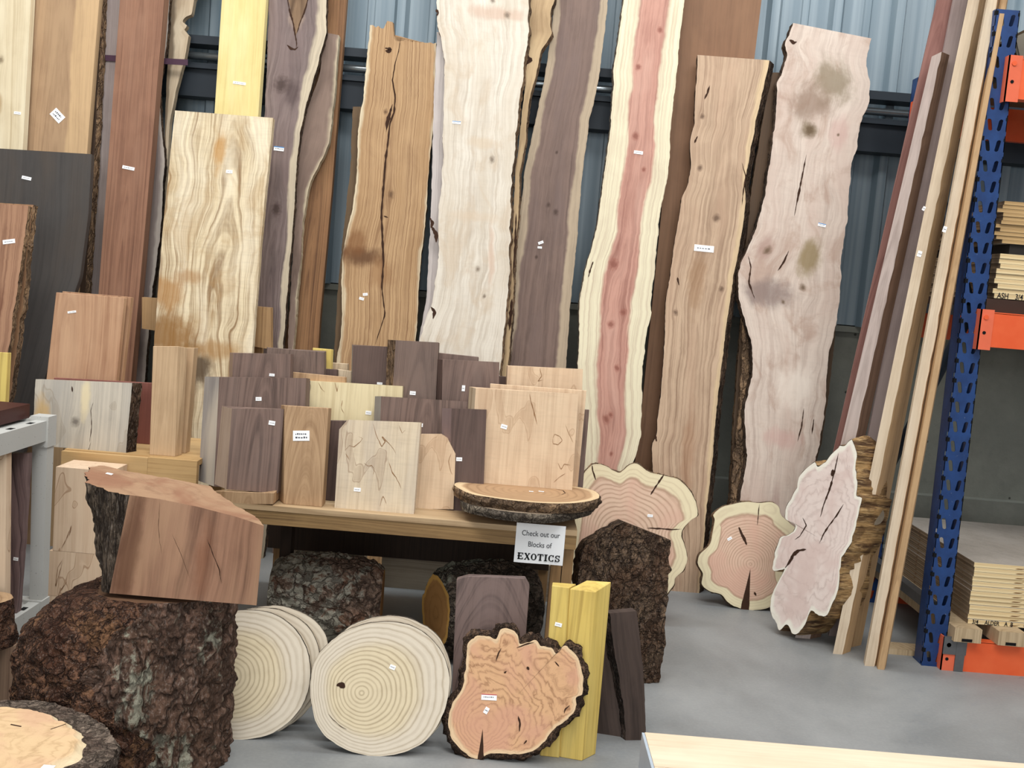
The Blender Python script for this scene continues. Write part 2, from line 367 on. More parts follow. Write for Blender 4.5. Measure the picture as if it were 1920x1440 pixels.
def slab(name, label, cat, L, R, pl, th=.045, mat=None, bk=None, fl=0., fr=0., top=3.05, live=.0025, tg=(), cracks=(),
         group=None, nc=8, tops=None, base=None, step=.012, sm=2, bulge=.001, edgename='bark_edge', edgeL=True, edgeR=True):
    """slab standing on its foot: L, R are its edges seen on the plane, from foot to head"""
    z = pl.zb if base is None else base
    def poly(E):
        P = [pl.at(p) for p in E]
        P = ground(P, z)
        if E[-1][1] <= 1 and top:
            d = (P[-1]-P[-3 if len(P) > 3 else -2]).normalized()
            if P[-1].z < top: P.append(P[-1]+d*((top-P[-1].z)/d.z))
        return P
    A, B = poly(L), poly(R)
    ln = max((A[-1]-A[0]).length, (B[-1]-B[0]).length); nr = max(6, int(ln/step))
    A, _ = resample(A, nr); B, _ = resample(B, nr)
    if sm: A, B = smooth(A, sm), smooth(B, sm)
    o = (A[0]+B[0])/2; uz = ((A[-1]+B[-1])/2-o).normalized(); ux = pl.back.cross(uz).normalized() if False else uz.cross(pl.back)*-1
    M = frame(o, ux, pl.back, uz)
    wid = sum((b-a).length for a, b in zip(A, B))/nr
    def rough(P, sg, k):
        return [p+ux*sg*(nz(p, 55, k)*live+nz(p, 16, k+3)*live*1.4) for p in P]
    if live: A, B = rough(A, -1, 1.), rough(B, 1, 9.)
    G = []; U = []
    for i in range(nr):
        row = []; ur = []
        for c in range(nc+1):
            t = c/nc; p = A[i].lerp(B[i], t)
            if tops and i == nr-1: p = p + uz*tops(t)
            row.append(p); ur.append(((t-.5)*wid, ln*i/(nr-1)))
        G.append(row); U.append(ur)
    mb = MB(); mb.grid(G, 0, U)
    for f in range(len(mb.sm)): mb.sm[f] = False
    sep = bk is not None
    eb = MB() if sep else mb
    K = 5
    def side(col, sg, flare, k, e_on):
        S_ = []; US = []
        for i in range(nr):
            p = G[i][col]; row = []; us = []
            for q in range(K):
                t = q/(K-1); x = flare*t + (bulge*math.sin(math.pi*t) if e_on else 0)
                jit = (nz(p+pl.back*t*.1, 40, k)*.004+nz(p+pl.back*t*.06, 110, k)*.002)*t-.001*t if e_on else 0
                row.append(p+pl.back*th*t+ux*sg*(x+jit)); us.append((U[i][col][0]+sg*th*t, U[i][col][1]))
            S_.append(row); US.append(us)
        (eb if e_on and sep else mb).grid(S_, 0, US, e_on, flip=(sg > 0) == False)
        return [r[-1] for r in S_]
    BL = side(0, -1, fl, 2., edgeL and sep or (sep and edgeL)); BR = side(nc, 1, fr, 7., edgeR and sep)
    mb.grid([[b, a] for a, b in zip(BL, BR)], 0, [[(wid/2, ln*i/nr), (-wid/2, ln*i/nr)] for i in range(nr)], False)
    for r, bl, br in ((nr-1, BL[-1], BR[-1]), (0, BL[0], BR[0])):
        f = G[r]; pts = f + [bl.lerp(br, 1-c/nc) for c in range(nc+1)]
        if tops and r: pts = f+[bl.lerp(br, 1-c/nc)+uz*tops(1-c/nc) for c in range(nc+1)]
        i = mb.add(pts); n_ = nc+1
        for c in range(nc):
            q = [i+c, i+c+1, i+2*n_-2-c, i+2*n_-1-c]
            mb.face(q if r else q[::-1], 0, [(U[r][c][0], c*.001+ln), (U[r][c+1][0], ln), (U[r][c+1][0], ln+th), (U[r][c][0], ln+th)])
    for c in cracks: crack(mb, pl, c[0], c[1], *c[2:])
    ob = mb.build(name, [mat, mat, M_crack, M_void], None, M)
    setp(ob, label, cat, group)
    if sep: eb.build(edgename, bk, ob, M)
    tags(ob, pl, tg)
    return ob

def block(name, label, cat, Q, pl, th=.06, mat=None, tg=(), group=None, base=None, snap=True, bl=None, br=None, bev=.0015,
          cracks=(), horiz=False, end=None, parts=None, backdrop=0.0, bottom=None, sidename=None, sidemat=None):
    """sawn board or block: Q = front outline (foot left, foot right, head right, ... head left) seen on the plane; bl/br: [(foot),(head)] of the rear edges when bevelled"""
    z = pl.zb if base is None else base
    P = [pl.at(p) for p in Q]; n = len(P)
    if snap:
        for a, b in ((0, n-1), (1, 2)):
            d = P[a]-P[b]
            if abs(d.z) > 1e-5: P[a] = P[b]+d*((z-P[b].z)/d.z)
    Bk = [p+pl.back*th for p in P]
    if bl: 
        Bk[0] = pl.at(bl[0], th); Bk[n-1] = pl.at(bl[1], th)
    if br: Bk[1] = pl.at(br[0], th); Bk[2] = pl.at(br[1], th)
    if snap:
        for a, b in ((0, n-1), (1, 2)):
            d = Bk[a]-Bk[b]; Bk[a] = Bk[b]+d*((z-Bk[b].z)/d.z)
    o = (P[0]+P[1])/2; M = frame(o, pl.ux, pl.back, pl.uz)
    if horiz: M = frame(o, pl.uz*-1, pl.back, pl.ux)
    mb = MB(); i = mb.add(P+Bk)
    mb.face(range(i, i+n), 0); mb.face([i+n+k for k in range(n)][::-1], 0)
    sb = MB() if sidemat else None
    for k in range(n):
        k2 = (k+1) % n
        q = [i+k, i+n+k, i+n+k2, i+k2]
        if sb and k == n-1: sb.quad([P[k], Bk[k], Bk[k2], P[k2]])
        else: mb.face(q, 1 if (k == 2 or k == 0) and end else 0)
    for c in cracks: crack(mb, pl, c[0], c[1])
    ob = mb.build(name, [mat, end or mat, M_spalt], None, M)
    if not sidemat and not cracks and bev:
        bv = ob.modifiers.new('bevel', 'BEVEL'); bv.width = bev; bv.segments = 1; bv.limit_method = 'ANGLE'
    setp(ob, label, cat, group)
    if sb: sb.build(sidename or 'sapwood_edge', sidemat, ob, M)
    tags(ob, pl, tg)
    return ob

def catmull(P, sub=6, closed=True):
    n = len(P); out = []
    for i in range(n):
        p0, p1, p2, p3 = P[(i-1) % n], P[i], P[(i+1) % n], P[(i+2) % n]
        for k in range(sub):
            t = k/sub
            out.append(.5*((2*p1)+(p2-p0)*t+(2*p0-5*p1+4*p2-p3)*t*t+(3*p1-p0-3*p2+p3)*t**3))
    return out
def cookie(name, label, cat, O, C, pl, th, mat, bk, tg=(), sub=6, cracks=(), live=.002, flare=0., group=None, rim=.008, K=16,
           pith=None, backshift=(0, 0), barkname='bark', lump=.006, holes=(), yout=None, rimfront=0.0, step=6, bands=6, groove=0):
    """round slice of a trunk standing on edge or lying: O outline, C centre, both seen on the plane"""
    P = catmull([pl.at(p) for p in O], sub) if sub > 1 else [pl.at(p) for p in O]
    c = pl.at(C); n = len(P); pi_ = pl.at(pith) if pith else c
    P = [p+(p-c).normalized()*(nz(p, 40)*live+nz(p, 120)*live*.6) for p in P]
    Rm = sum((p-c).length for p in P)/n
    lo = min(P, key=lambda p: p.z)
    mb = MB(); G = []; U = []
    for k in range(K+1):
        rho = (k/K); row = []; ur = []
        for i in range(n+1):
            p = P[i % n]; d = (p-c)*rho; q = c+d
            if pith:
                a = (q-pi_).length*(1-rho**4)+Rm*rho**4
            else:
                dl = (p-c).length; a = ((1-rho**1.5)*(rho*dl)+rho**1.5*rho*Rm)
            row.append(q); ur.append((a, rho))
        G.append(row); U.append(ur)
    mb.grid(G, 0, U, False)
    M = frame(c, pl.ux, pl.back, pl.uz)
    bb = MB(); SG = []
    sh = pl.ux*backshift[0]+pl.uz*backshift[1]
    for k in range(bands+1):
        t = k/bands; row = []
        for i in range(n+1):
            p = P[i % n]; e = (p-c).normalized()
            amp = math.sin(math.pi*min(1, t*1.15+.05)) if bands > 1 else 0
            r = flare*t+rim*amp*.6+amp*(nz(p+pl.back*t*th*1.5, 30, 3)*lump+nz(p+pl.back*t*th*2, 85, 5)*lump*.6)
            if groove: r = amp*groove*(noise.noise(V((p.x*26, p.y*26+t*.8, p.z*34)))+.5*noise.noise(V((p.x*60, p.y*60+t*1.5, p.z*80)))+.45)+flare*t
            if rimfront and k == 0: r = 0
            row.append(p+e*r+pl.back*th*t+sh*t)
        SG.append(row)
    if rimfront:   # a rim of bark around the cut face
        rr = [P[i % n]+(P[i % n]-c).normalized()*rimfront*(.75+.5*nz(P[i % n], 28, 2))-pl.back*.002 for i in range(n+1)]
        SG = [SG[0], rr]+[[p+(p-c-pl.back*(p-c).dot(pl.back)).normalized()*rimfront for p in r] for r in SG[1:]]
    bb.grid(SG, 0, None, True, flip=True)
    bi = mb.add([p for p in SG[-1][:-1]]+[c+pl.back*th+sh])
    for i in range(n): mb.face([bi+(i+1) % n, bi+i, bi+n], 0, [(Rm, 0), (Rm, 0), (0, 0)])
    for q in cracks: crack(mb, pl, q[0], q[1], *q[2:])
    ob = mb.build(name, [mat, mat, M_crack], None, M); setp(ob, label, cat, group)
    bb.build(barkname, bk, ob, M)
    tags(ob, pl, tg)
    return ob

def rockbark(p, s, amp):
    w = p+noise.noise_vector(p*s*.7)*(.55/s)
    d, pts = noise.voronoi(w*s); a = min(1, (d[1]-d[0])*2.4)
    return amp*(a*.4+.9*(1-abs(noise.noise(w*s*.9))*2)*.6+.6*noise.noise(p*s*2.3)+.4*noise.noise(p*s*5)-.3)
def log(name, label, cat, c, rfun, z0, z1, bk, cut, nt=160, nzv=60, s=18, amp=.02, topshift=(0, 0), tilt=0, group=None, axis=None, rot=None, cap='cut_face', caps=None):
    """upright trunk piece, or any axis with rot; rfun(theta, t) gives radius"""
    M = Matrix.Translation(c) @ (rot.to_4x4() if rot else Matrix.Identity(4))
    bb = MB(); G = []
    for k in range(nzv+1):
        t = k/nzv; row = []
        for i in range(nt+1):
            a = 2*math.pi*(i % nt)/nt; r = rfun(a, t)
            p = V((math.cos(a)*r, math.sin(a)*r, z0+(z1-z0)*t)); q = V((p.x, p.y, p.z*.55 if amp < .015 else p.z))
            e = rockbark(q+V((3, 1, 2)), s, amp)*(1 if 0 < k < nzv else .4)
            row.append(M @ (p+V((math.cos(a), math.sin(a), 0))*e+V((topshift[0]*t, topshift[1]*t, 0))))
        G.append(row)
    bb.grid(G, 0, None, True)
    ob = bb.build(name, [bk], None, M); setp(ob, label, cat, group)
    for k in caps or (0, nzv):
        cb = MB(); n = nt; cc = sum((G[k][i] for i in range(n)), V())/n; i0 = cb.add([p for p in G[k][:-1]]+[cc])
        for i in range(n):
            q = [i0+i, i0+(i+1) % n, i0+n]; R_ = (G[k][i]-cc).length
            cb.face(q if k else q[::-1], 0, [(R_, 1), (R_, 1), (0, 0)] if k else [(0, 0), (R_, 1), (R_, 1)])
        cb.build(cap, cut, ob, M)
    return ob
def text(body, size, mat, M, parent, ext=.0003, off=0.0, name='lettering', sx=1.0, shear=0):
    cu = bpy.data.curves.new(name, 'FONT'); cu.body = body; cu.size = size; cu.extrude = ext; cu.offset = off; cu.align_x = 'CENTER'; cu.shear = shear
    o = bpy.data.objects.new(name, cu); COL.objects.link(o)
    bpy.context.view_layer.update()
    me = bpy.data.meshes.new_from_object(o.evaluated_get(bpy.context.evaluated_depsgraph_get()))
    bpy.data.objects.remove(o); me.name = name
    me.materials.clear(); me.materials.append(mat)
    for v in me.vertices: v.co = V((v.co.x*sx, -v.co.z, v.co.y))
    ob = bpy.data.objects.new(name, me); COL.objects.link(ob); ob.parent = parent
    ob.matrix_world = M; ob.matrix_basis = parent.matrix_world.inverted() @ M
    return ob
# ---------------------------------------------------------------- material set
M_paper = plain('tag_paper', '#fbfbfa', .55, .02)
M_ink = plain('tag_ink', '#55555c', .6, .05)
M_blueink = plain('tag_blue', '#3a86c8', .6, .05)
M_redink = plain('tag_red', '#b8343c', .6, .05)
M_crack = plain('crack_dark', '#3a2417', .9, .45, 60); M_spalt = plain('spalt_line', '#8f6a48', .8, .35, 70); M_void = wood('split_brown', '#8a6a48', '#55391f', '#6f5236', False)
def floor_mat():
    n = N('concrete_floor', .5, .35); ob = n.coord()
    a = n.noise(ob, 1.3, 5, .6, .4); b = n.noise(ob, 14, 5, .7); c = n.noise(ob, 90, 3)
    col = n.mix(n.ss(a, .32, .68), '#7b7c7b', '#939391'); col = n.mix(n.m('MULTIPLY', n.ss(b, .52, .75), .35), col, '#7b7f82')
    col = n.mix(n.m('MULTIPLY', n.ss(n.noise(ob, 5, 6, .75, 1), .64, .7), .45), col, '#686c70')
    col = n.mix(n.m('MULTIPLY', n.m('SUBTRACT', c, .4), .25, None, True), col, '#c0bfb8')
    n.bump(b, .1, .004); return n.out(col, n.ss(a, .3, .7, .38, .6))
def concrete_mat():
    n = N('concrete_wall', .85, .2); ob = n.coord()
    a = n.noise(ob, 2.2, 5, .6); b = n.noise(ob, 22, 5, .7); pit = n.vor(ob, 7, 'F1')
    col = n.mix(n.ss(a, .3, .7), '#73746c', '#87887e'); col = n.mix(n.m('MULTIPLY', n.ss(b, .5, .8), .4), col, '#6a6c64')
    col = n.mix(n.ss(pit, .035, .06, .8, 0), col, '#2b2c29'); n.bump(b, .25, .01); return n.out(col)
def siding_mat():
    n = N('painted_metal_siding', .42, .5); ob = n.coord(); n.b.inputs['Metallic'].default_value = .15
    q = n.sep(ob); st = n.noise(n.comb(n.m('MULTIPLY', q[0], 26), q[1], n.m('MULTIPLY', q[2], .5)), 1, 3)
    col = n.mix(n.ss(st, .35, .7), '#76868f', '#929fa6'); n.bump(n.noise(ob, 5, 2), .05, .01); return n.out(col)
m_floor, m_conc, m_side = floor_mat(), concrete_mat(), siding_mat()
m_girt = plain('girt_dark_steel', '#2a3138', .5, .1); m_rod = plain('conduit_steel', '#9aa2a6', .25, .05, metal=.8)

# ---------------------------------------------------------------- the room
fb = MB(); fb.box(-7, 7, -3, 5.6, -.12, 0); struct('floor', fb, m_floor)
WY = 5.16
def sideprofile():      # ribbed metal sheet, ribs every 0.305 m
    pts = []; x = -5.0
    while x < 5.2:
        pts += [(x, 0), (x+.018, .036), (x+.058, .036), (x+.076, 0), (x+.170, 0), (x+.176, .006), (x+.206, .006), (x+.212, 0)]
        x += .305
    return pts
sb = MB(); pr = sideprofile(); zc = (atY((1590, 605), WY).z+atY((607, 537), WY).z)/2; ZC = zc
lo = [V((x, WY-d, zc)) for x, d in pr]; hi = [V((x, WY-d, 4.2)) for x, d in pr]
sb.grid([lo, hi], 0, None, False); sb.box(-5, 5.2, WY+.01, WY+.05, zc, 4.2)
struct('wall_back', sb, m_side)
cb = MB(); cb.box(-7, 7, 5.12, 5.5, -.0, .46); cb.box(-7, 7, 5.19, 5.5, .46, ZC-.02); cb.box(-7, 7, 5.03, 5.14, .0, .19)
cb.box(-7, 7, 5.16, 5.5, ZC-.03, ZC+.005)
struct('wall_base', cb, m_conc)
gb = MB(); gb.box(-5.5, 5.5, 5.02, 5.12, 2.14, 2.30); gb.box(-5.5, 5.5, 4.995, 5.12, 2.27, 2.285)
gb.box(-5.5, 5.5, 5.00, 5.12, 2.385, 2.425); struct('trim_1', gb, m_girt)
rb = MB(); rb.tube((-5.5, 5.04, 2.335), (5.5, 5.04, 2.335), .018, 14)
for k in range(8): rb.box(-4.9+k*1.4, -4.87+k*1.4, 5.02, 5.12, 2.30, 2.385)
setp(rb.build('conduit_pipe', m_rod), 'thin grey steel conduit running along the wall rail behind the tall slabs', 'pipe')

# ---------------------------------------------------------------- wood and bark kinds
bk_dark = bark('bark_dark_brown', '#35271d', '#5a4532', '#221912', None, 30)
bk_tan = bark('bark_tan', '#5b4633', '#8a6c4a', '#3a2c20', None, 28)
bk_lichen = bark('bark_lichen', '#3a2b22', '#5d4436', '#503a2c', '#a5a48c', 22, .6, .46)
bk_grey = bark('bark_grey', '#4b4238', '#837663', '#3a322b', None, 34)
bk_burl = bark('bark_burl', '#2c1d16', '#684630', '#40261a', '#96683f', 34, .9, .42)
bk_black = bark('bark_black', '#1d1713', '#3b2f28', '#15110f', None, 30)
bk_golden = bark('bark_golden_grooved', '#6b4a2a', '#b98a51', '#46321f', None, 16, .4)

# ---------------------------------------------------------------- tall slabs against the wall, left to right
B = lay
slab('maple_board', 'pale cream maple board at far left, its foot hidden behind the charcoal board', 'wood board',
     [(-75, 279), (-60, 0)], [(43, 278), (58, 0)], B(4.0), .04, wood('w_maple_left', '#e0cda4', '#c3a878', '#e9dbb8', True, sp=.02, ring=.5, knots=[(.02, .55+1.65, .012)], stains=[(.02, 2.0, .02, .06, '#a98a60', .7)]),
     base=0, live=0, tg=[(33, 212, 13, 5, 2)])
slab('mahogany_board', 'wide tan mahogany board with a paler right edge, standing beside the pale maple board', 'wood board',
     [(43, 277), (58, 0)], [(163, 288), (186, 0)], B(3), .04, wood('w_mahogany', '#b08b62', '#8f6b48', '#b89468', True, sp=.009, ring=.45, fine=.7, width=.32, sap=(0, .11, '#cda672'), h0=.1),
     live=0, tg=[(108, 217, 25, 17, 42)])
slab('charcoal_board', 'wide charcoal-grey board with a smooth dark face, below the pale boards at far left', 'wood board',
     [(-60, 760), (-50, 500), (-40, 276)], [(62, 770), (150, 520), (166, 400), (172, 289)], B(5), .03,
     wood('w_charcoal', '#4a4541', '#3a3634', '#55483c', True, sp=.02, ring=.3, fine=.3, blotch=.5), live=0, tg=[(50, 334, 18, 6, 8)])
slab('bark_slab', 'dark slab showing a furrowed bark edge between the tan board and the grey-purple board', 'wood slab',
     [(90, 700), (120, 300), (150, 0)], [(152, 700), (162, 520), (176, 300), (186, 110), (190, 0)], B(2), .04,
     wood('w_darkslab', '#4a3626', '#2f2219', '#5a4330', True), bk_tan, fr=.012, edgeL=False, nc=4)
slab('grey_purple_slab', 'weathered grey-purple slab tied by a purple strap, partly behind the red-brown board', 'wood slab',
     [(150, 700), (167, 540), (180, 330), (192, 150), (197, 0)], [(272, 700), (284, 560), (300, 440), (309, 300), (302, 230), (298, 160), (312, 90), (318, 0)], B(1.2), .035,
     wood('w_greypurple', '#9c8c86', '#7a6b69', '#aa9a90', True, sp=.02, ring=.4, sap=(0, .02, '#c9bcae'), width=.32), bk_dark, edgeL=False)
slab('broken_slab', 'pale slab with a splintered broken notch in its right edge, strapped behind the red-brown board', 'wood slab',
     [(285, 700), (296, 500), (306, 330), (312, 160), (322, 0)],
     [(300, 700), (306, 480), (318, 230), (330, 170), (346, 110), (354, 66), (345, 56), (351, 48), (341, 40), (347, 32), (360, 27), (364, 0)],
     B(.3), .035, wood('w_broken', '#cdb795', '#a98a66', '#dccbab', True, sp=.01, sap=(.03, 0, '#7d6a52'), width=.1), bk_dark, edgeR=False, sm=0, live=.001, nc=4)
slab('padauk_board', 'long red-brown board standing between the grey-purple slab and the curly-figured plank', 'wood board',
     [(168, 700), (184, 560), (203, 300), (225, 0)], [(247, 700), (260, 560), (283, 300), (308, 0)], B(3), .06,
     wood('w_padauk', '#9a6a4c', '#70452f', '#a6785a', True, sp=.016, ring=.6, fine=.4, h0=.0, slope=.012, blotch=.4), live=0, tg=[(241, 315, 23, 6, 7)])
def strap():
    a = B(1.2); mb = MB(); m_ = MB()
    for p0, p1, w, j in (((190, 108), (352, 117), 11, 1.2),):
        pl = PL(a.o-a.back*.006*j, 0); pl = B(j+.12)
        q = [pl.at((p0[0], p0[1]-w/2)), pl.at((p0[0], p0[1]+w/2)), pl.at((p1[0], p1[1]+w/2)), pl.at((p1[0], p1[1]-w/2))]
        k = mb.add(q+[x+pl.back*.002 for x in q])
        for f in ((0, 1, 2, 3), (7, 6, 5, 4), (0, 4, 5, 1), (3, 2, 6, 7), (0, 3, 7, 4), (1, 5, 6, 2)): mb.face([k+i for i in f])
    setp(mb.build('strap', plain('purple_webbing', '#4a3040', .7, .15, 120)), 'thin dark purple strap tied around the slabs behind the red-brown board', 'strap')
strap()
slab('yellowheart_board', 'long bright yellow board rising behind the curly-figured plank', 'wood board',
     [(372, 640), (402, 215), (416, 0)], [(455, 640), (484, 218), (499, 0)], B(3), .05,
     wood('w_yellow', '#e6cf7c', '#d2b65c', '#efdf9e', True, sp=.018, ring=.4, fine=.25, blotch=.5), live=0, tg=[(449, 156, 24, 5, 3)])
w_curly = wood('w_curly', '#e4cfa4', '#a07c4e', '#efe0bf', True, sp=.017, ring=.9, fine=.35, warp=.10, blotch=.65, curl=.12, cloud=('#a98350', .35), uc=.05, h0=.0, slope=.045,
     stains=[(-.16, 1.02, .17, .13, '#8f642f', .85), (-.03, .90, .10, .11, '#4a341d', .9), (-.18, 1.22, .10, .10, '#a8783f', .75), (-.09, 1.29, .07, .04, '#a0703a', .6), (.0, 1.86, .03, .11, '#b98848', .75), (.06, .98, .14, .05, '#a3763c', .6)])
slab('curly_plank', 'wide cream plank with rippled brown figure and a dark stain low on its left side', 'wood plank',
     [(285, 760), (289, 640), (305, 430), (328, 207)], [(464, 760), (473, 655), (490, 440), (512, 221)], B(5.6), .035, w_curly, live=.001, tg=[(430, 322, 12, 6, 0)])
def rail():
    e = empty('wooden_rail', (-1.35, 4.56, 0))
    setp(e, 'tan horizontal wooden rail seen on both sides of the curly-figured plank', 'rail')
    pl = PL((0, 4.56, 0)); mb = MB(); q = [pl.at((266, 557)), pl.at((508, 577)), pl.at((508, 655)), pl.at((266, 616))]
    i = mb.add([q[3], q[2], q[1], q[0]]+[p+V((0, .04, 0)) for p in (q[3], q[2], q[1], q[0])])
    for f in ((0, 1, 2, 3), (7, 6, 5, 4), (0, 4, 5, 1), (2, 6, 7, 3), (0, 3, 7, 4), (1, 5, 6, 2)): mb.face([i+k for k in f])
    mm = wood('w_rail', '#b98f58', '#94693a', '#c6a06a', False)
    mb.build('crosspiece', mm, e)
    for x in (q[3].x+.10, q[2].x-.1):
        p = MB(); p.box(x, x+.05, 4.60, 4.63, 0, q[0].z-.03); p.build('post', mm, e)
rail()
w_waln = dict(sp=.014, ring=.55, fine=.5, uv=True)
slab('walnut_slab', 'tall purple-brown walnut slab with a V-shaped split head and pale right edge', 'wood slab',
     [(462, 760), (478, 560), (490, 300), (500, 150), (504, 0)], [(524, 760), (530, 655), (540, 530), (551, 400), (556, 310), (564, 240), (580, 172), (598, 115), (612, 62), (612, 0)],
     B(2.2), .045, wood('w_walnut1', '#87736d', '#534240', '#7d6762', width=.2, sap=(0, .035, '#cdbb9c'), warp=.05, knots=[(.0, 1.62, .02), (-.03, 2.2, .025)], blotch=.7,
     stains=[(.02, 2.16, .035, .08, '#4a3a38', .7), (.0, 2.52, .03, .05, '#b39a84', .6)], **w_waln), bk_dark, edgeL=False, tg=[(523, 279, 19, 8, 2, 'blue_edged_tag')],
     cracks=[([(560, -20), (558, 20), (555, 66)], 48, 3, 'v'), ([(538, -10), (543, 20), (550, 44), (553, 62), (556, 78), (556, 92)], 4), ([(538, 84), (545, 91), (553, 93), (559, 88)], 5), ([(580, -10), (571, 22), (562, 44), (557, 62)], 4)])
slab('walnut_slab', 'second walnut slab curving behind the first, brown with a wide cream right edge', 'wood slab',
     [(535, 760), (542, 600), (553, 400), (556, 320), (574, 210), (600, 138), (606, 60)], [(546, 760), (550, 655), (562, 500), (568, 420), (580, 345), (604, 298), (617, 268), (626, 190), (632, 110), (636, 66)],
     B(1.2), .04, wood('w_walnut2', '#8a7060', '#634c40', '#9c8270', sap=(0, .03, '#d9c7a0'), width=.11, **w_waln), bk_dark, edgeR=False, top=None, nc=6)
slab('teak_board', 'tall golden-brown board standing behind the two walnut slabs', 'wood board',
     [(520, 760), (570, 350), (600, 0)], [(590, 760), (600, 600), (622, 360), (640, 130), (650, 0)], B(.2), .04,
     wood('w_teak', '#9a6b3c', '#6b4424', '#a87a48', True, sp=.01, ring=.8, fine=.4, h0=.0, slope=.01), live=0)
# elm / oak slab
slab('rough_slab', 'narrow dark-edged slab showing behind the left edge of the cracked tan slab', 'wood slab',
     [(618, 760), (627, 655), (632, 560), (643, 440), (656, 330), (662, 200)], [(700, 760), (705, 560), (710, 200)], B(1), .04,
     wood('w_roughslab', '#6f5535', '#4a3721', '#7d6341', True), bk_tan, edgeR=False, top=None, nc=3)
slab('elm_slab', 'tan live-edge slab with a long dark centre crack and a notched top left corner', 'wood slab',
     [(625, 760), (632, 670), (641, 615), (640, 530), (642, 480), (650, 435), (660, 395), (669, 330), (671, 245), (680, 190), (687, 120), (690, 82), (694, 52)],
     [(770, 760), (780, 640), (788, 500), (797, 420), (808, 270), (817, 200), (817, 140), (817, 81)], B(1.9), .05,
     wood('w_elm', '#c39a66', '#8e6236', '#ae8450', True, sp=.009, ring=.75, fine=.4, width=.36, sap=(.012, .006, '#dcc9a2'), uc=-.02, h0=.0, slope=.012,
          stains=[(-.09, 1.44, .13, .055, '#5f3d22', .9), (-.13, 1.50, .06, .08, '#7a4f2a', .7), (.0, 1.38, .07, .09, '#8a5f38', .5)], knots=[(-.06, 2.13, .008), (.0, 1.75, .012)]),
     bk_tan, top=None, tops=lambda t: (.012+.006*math.sin(t*60) if t < .22 else (.050 if t < .36 else -.034*(1-t)/.63+.003*math.sin(t*90))), nc=24, sm=1,
     cracks=[([(750, 76), (748, 95), (741, 118), (736, 150), (741, 182), (739, 210), (731, 232), (728, 262), (723, 300), (719, 350), (715, 400), (717, 440), (719, 490), (716, 540), (722, 590), (712, 620), (704, 645)], 5),
             ([(736, 195), (726, 230), (724, 248)], 7), ([(722, 90), (732, 92), (729, 96), (722, 95)], 8), ([(719, 405), (728, 408)], 3)], tg=[(685, 552, 9, 5, -10), (678, 560, 9, 5, 10)])
slab('maple_slab', 'lilac-grey slab strip peeking out along the left edge of the big white slab', 'wood slab',
     [(770, 760), (788, 620), (800, 560), (806, 440), (810, 330), (813, 200), (818, 80), (818, 60)], [(860, 760), (870, 560), (880, 60)], B(2.4), .03,
     wood('w_lilac', '#cbbfb8', '#ab9c98', '#d5cbc2', True), None, top=None, nc=3)
slab('maple_slab', 'tall whitish live-edge slab with small knots, the palest and widest in the middle', 'wood slab',
     [(778, 760), (786, 640), (798, 600), (812, 560), (820, 500), (824, 470), (822, 420), (823, 380), (829, 340), (831, 300), (832, 200), (833, 110), (826, 70), (818, 34), (820, 0)],
     [(932, 760), (938, 690), (946, 620), (951, 560), (956, 500), (953, 462), (960, 448), (954, 432), (959, 395), (958, 340), (966, 280), (972, 200), (979, 150), (984, 110), (992, 62), (990, 30), (992, 0)],
     B(3.4), .045, wood('w_whitemaple', '#ded3c0', '#b39c80', '#cfbfa6', True, cloud=('#bfa78a', .4), sp=.022, ring=.42, fine=.25, warp=.07, blotch=.6, curl=.05, width=.36,
     knots=[(.07, 1.93, .011), (.02, 1.42, .009), (.07, 1.30, .007), (-.02, 1.0, .012), (.03, .86, .010), (.10, 2.6, .01), (.04, 2.66, .008)],
     stains=[(.06, 2.6, .14, .04, '#c09880', .5), (.09, 1.5, .02, .2, '#cfae96', .5), (.0, 1.66, .17, .03, '#cdb79c', .4), (.02, 2.0, .1, .03, '#c9b090', .4), (.0, .9, .12, .1, '#cbb493', .5)]), bk_tan, fl=.0, fr=.012,
     tg=[(856, 230, 16, 5, 2, 'blue_edged_tag')], cracks=[([(806, 408), (811, 418), (808, 428)], 8), ([(810, 425), (818, 440), (818, 455)], 10), ([(808, 575), (815, 585), (812, 598)], 7), ([(817, 18), (822, 24), (819, 30)], 8)], live=.004)
slab('branchy_slab', 'narrow yellowish slab with a thorn-like branch stub on its right edge, beside the whitish slab', 'wood slab',
     [(930, 760), (940, 640), (950, 540), (960, 440), (966, 330), (980, 200), (990, 100), (994, 0)],
     [(945, 760), (955, 660), (962, 560), (966, 470), (972, 400), (974, 330), (981, 290), (986, 262), (990, 200), (1000, 160), (1010, 118), (1014, 96), (1024, 80), (1037, 63), (1032, 50), (1033, 20), (1040, 0)],
     B(2.3), .04, wood('w_branchy', '#c3a170', '#8f6c41', '#d4b683', True, sp=.01, width=.1, sap=(.02, .012, '#6b5030')), bk_tan, fr=.01, edgeL=True, sm=1, nc=6,
     cracks=[([(983, 100), (995, 112), (985, 122)], 8), ([(968, 400), (966, 460), (962, 520)], 6), ([(960, 560), (955, 620)], 9)])
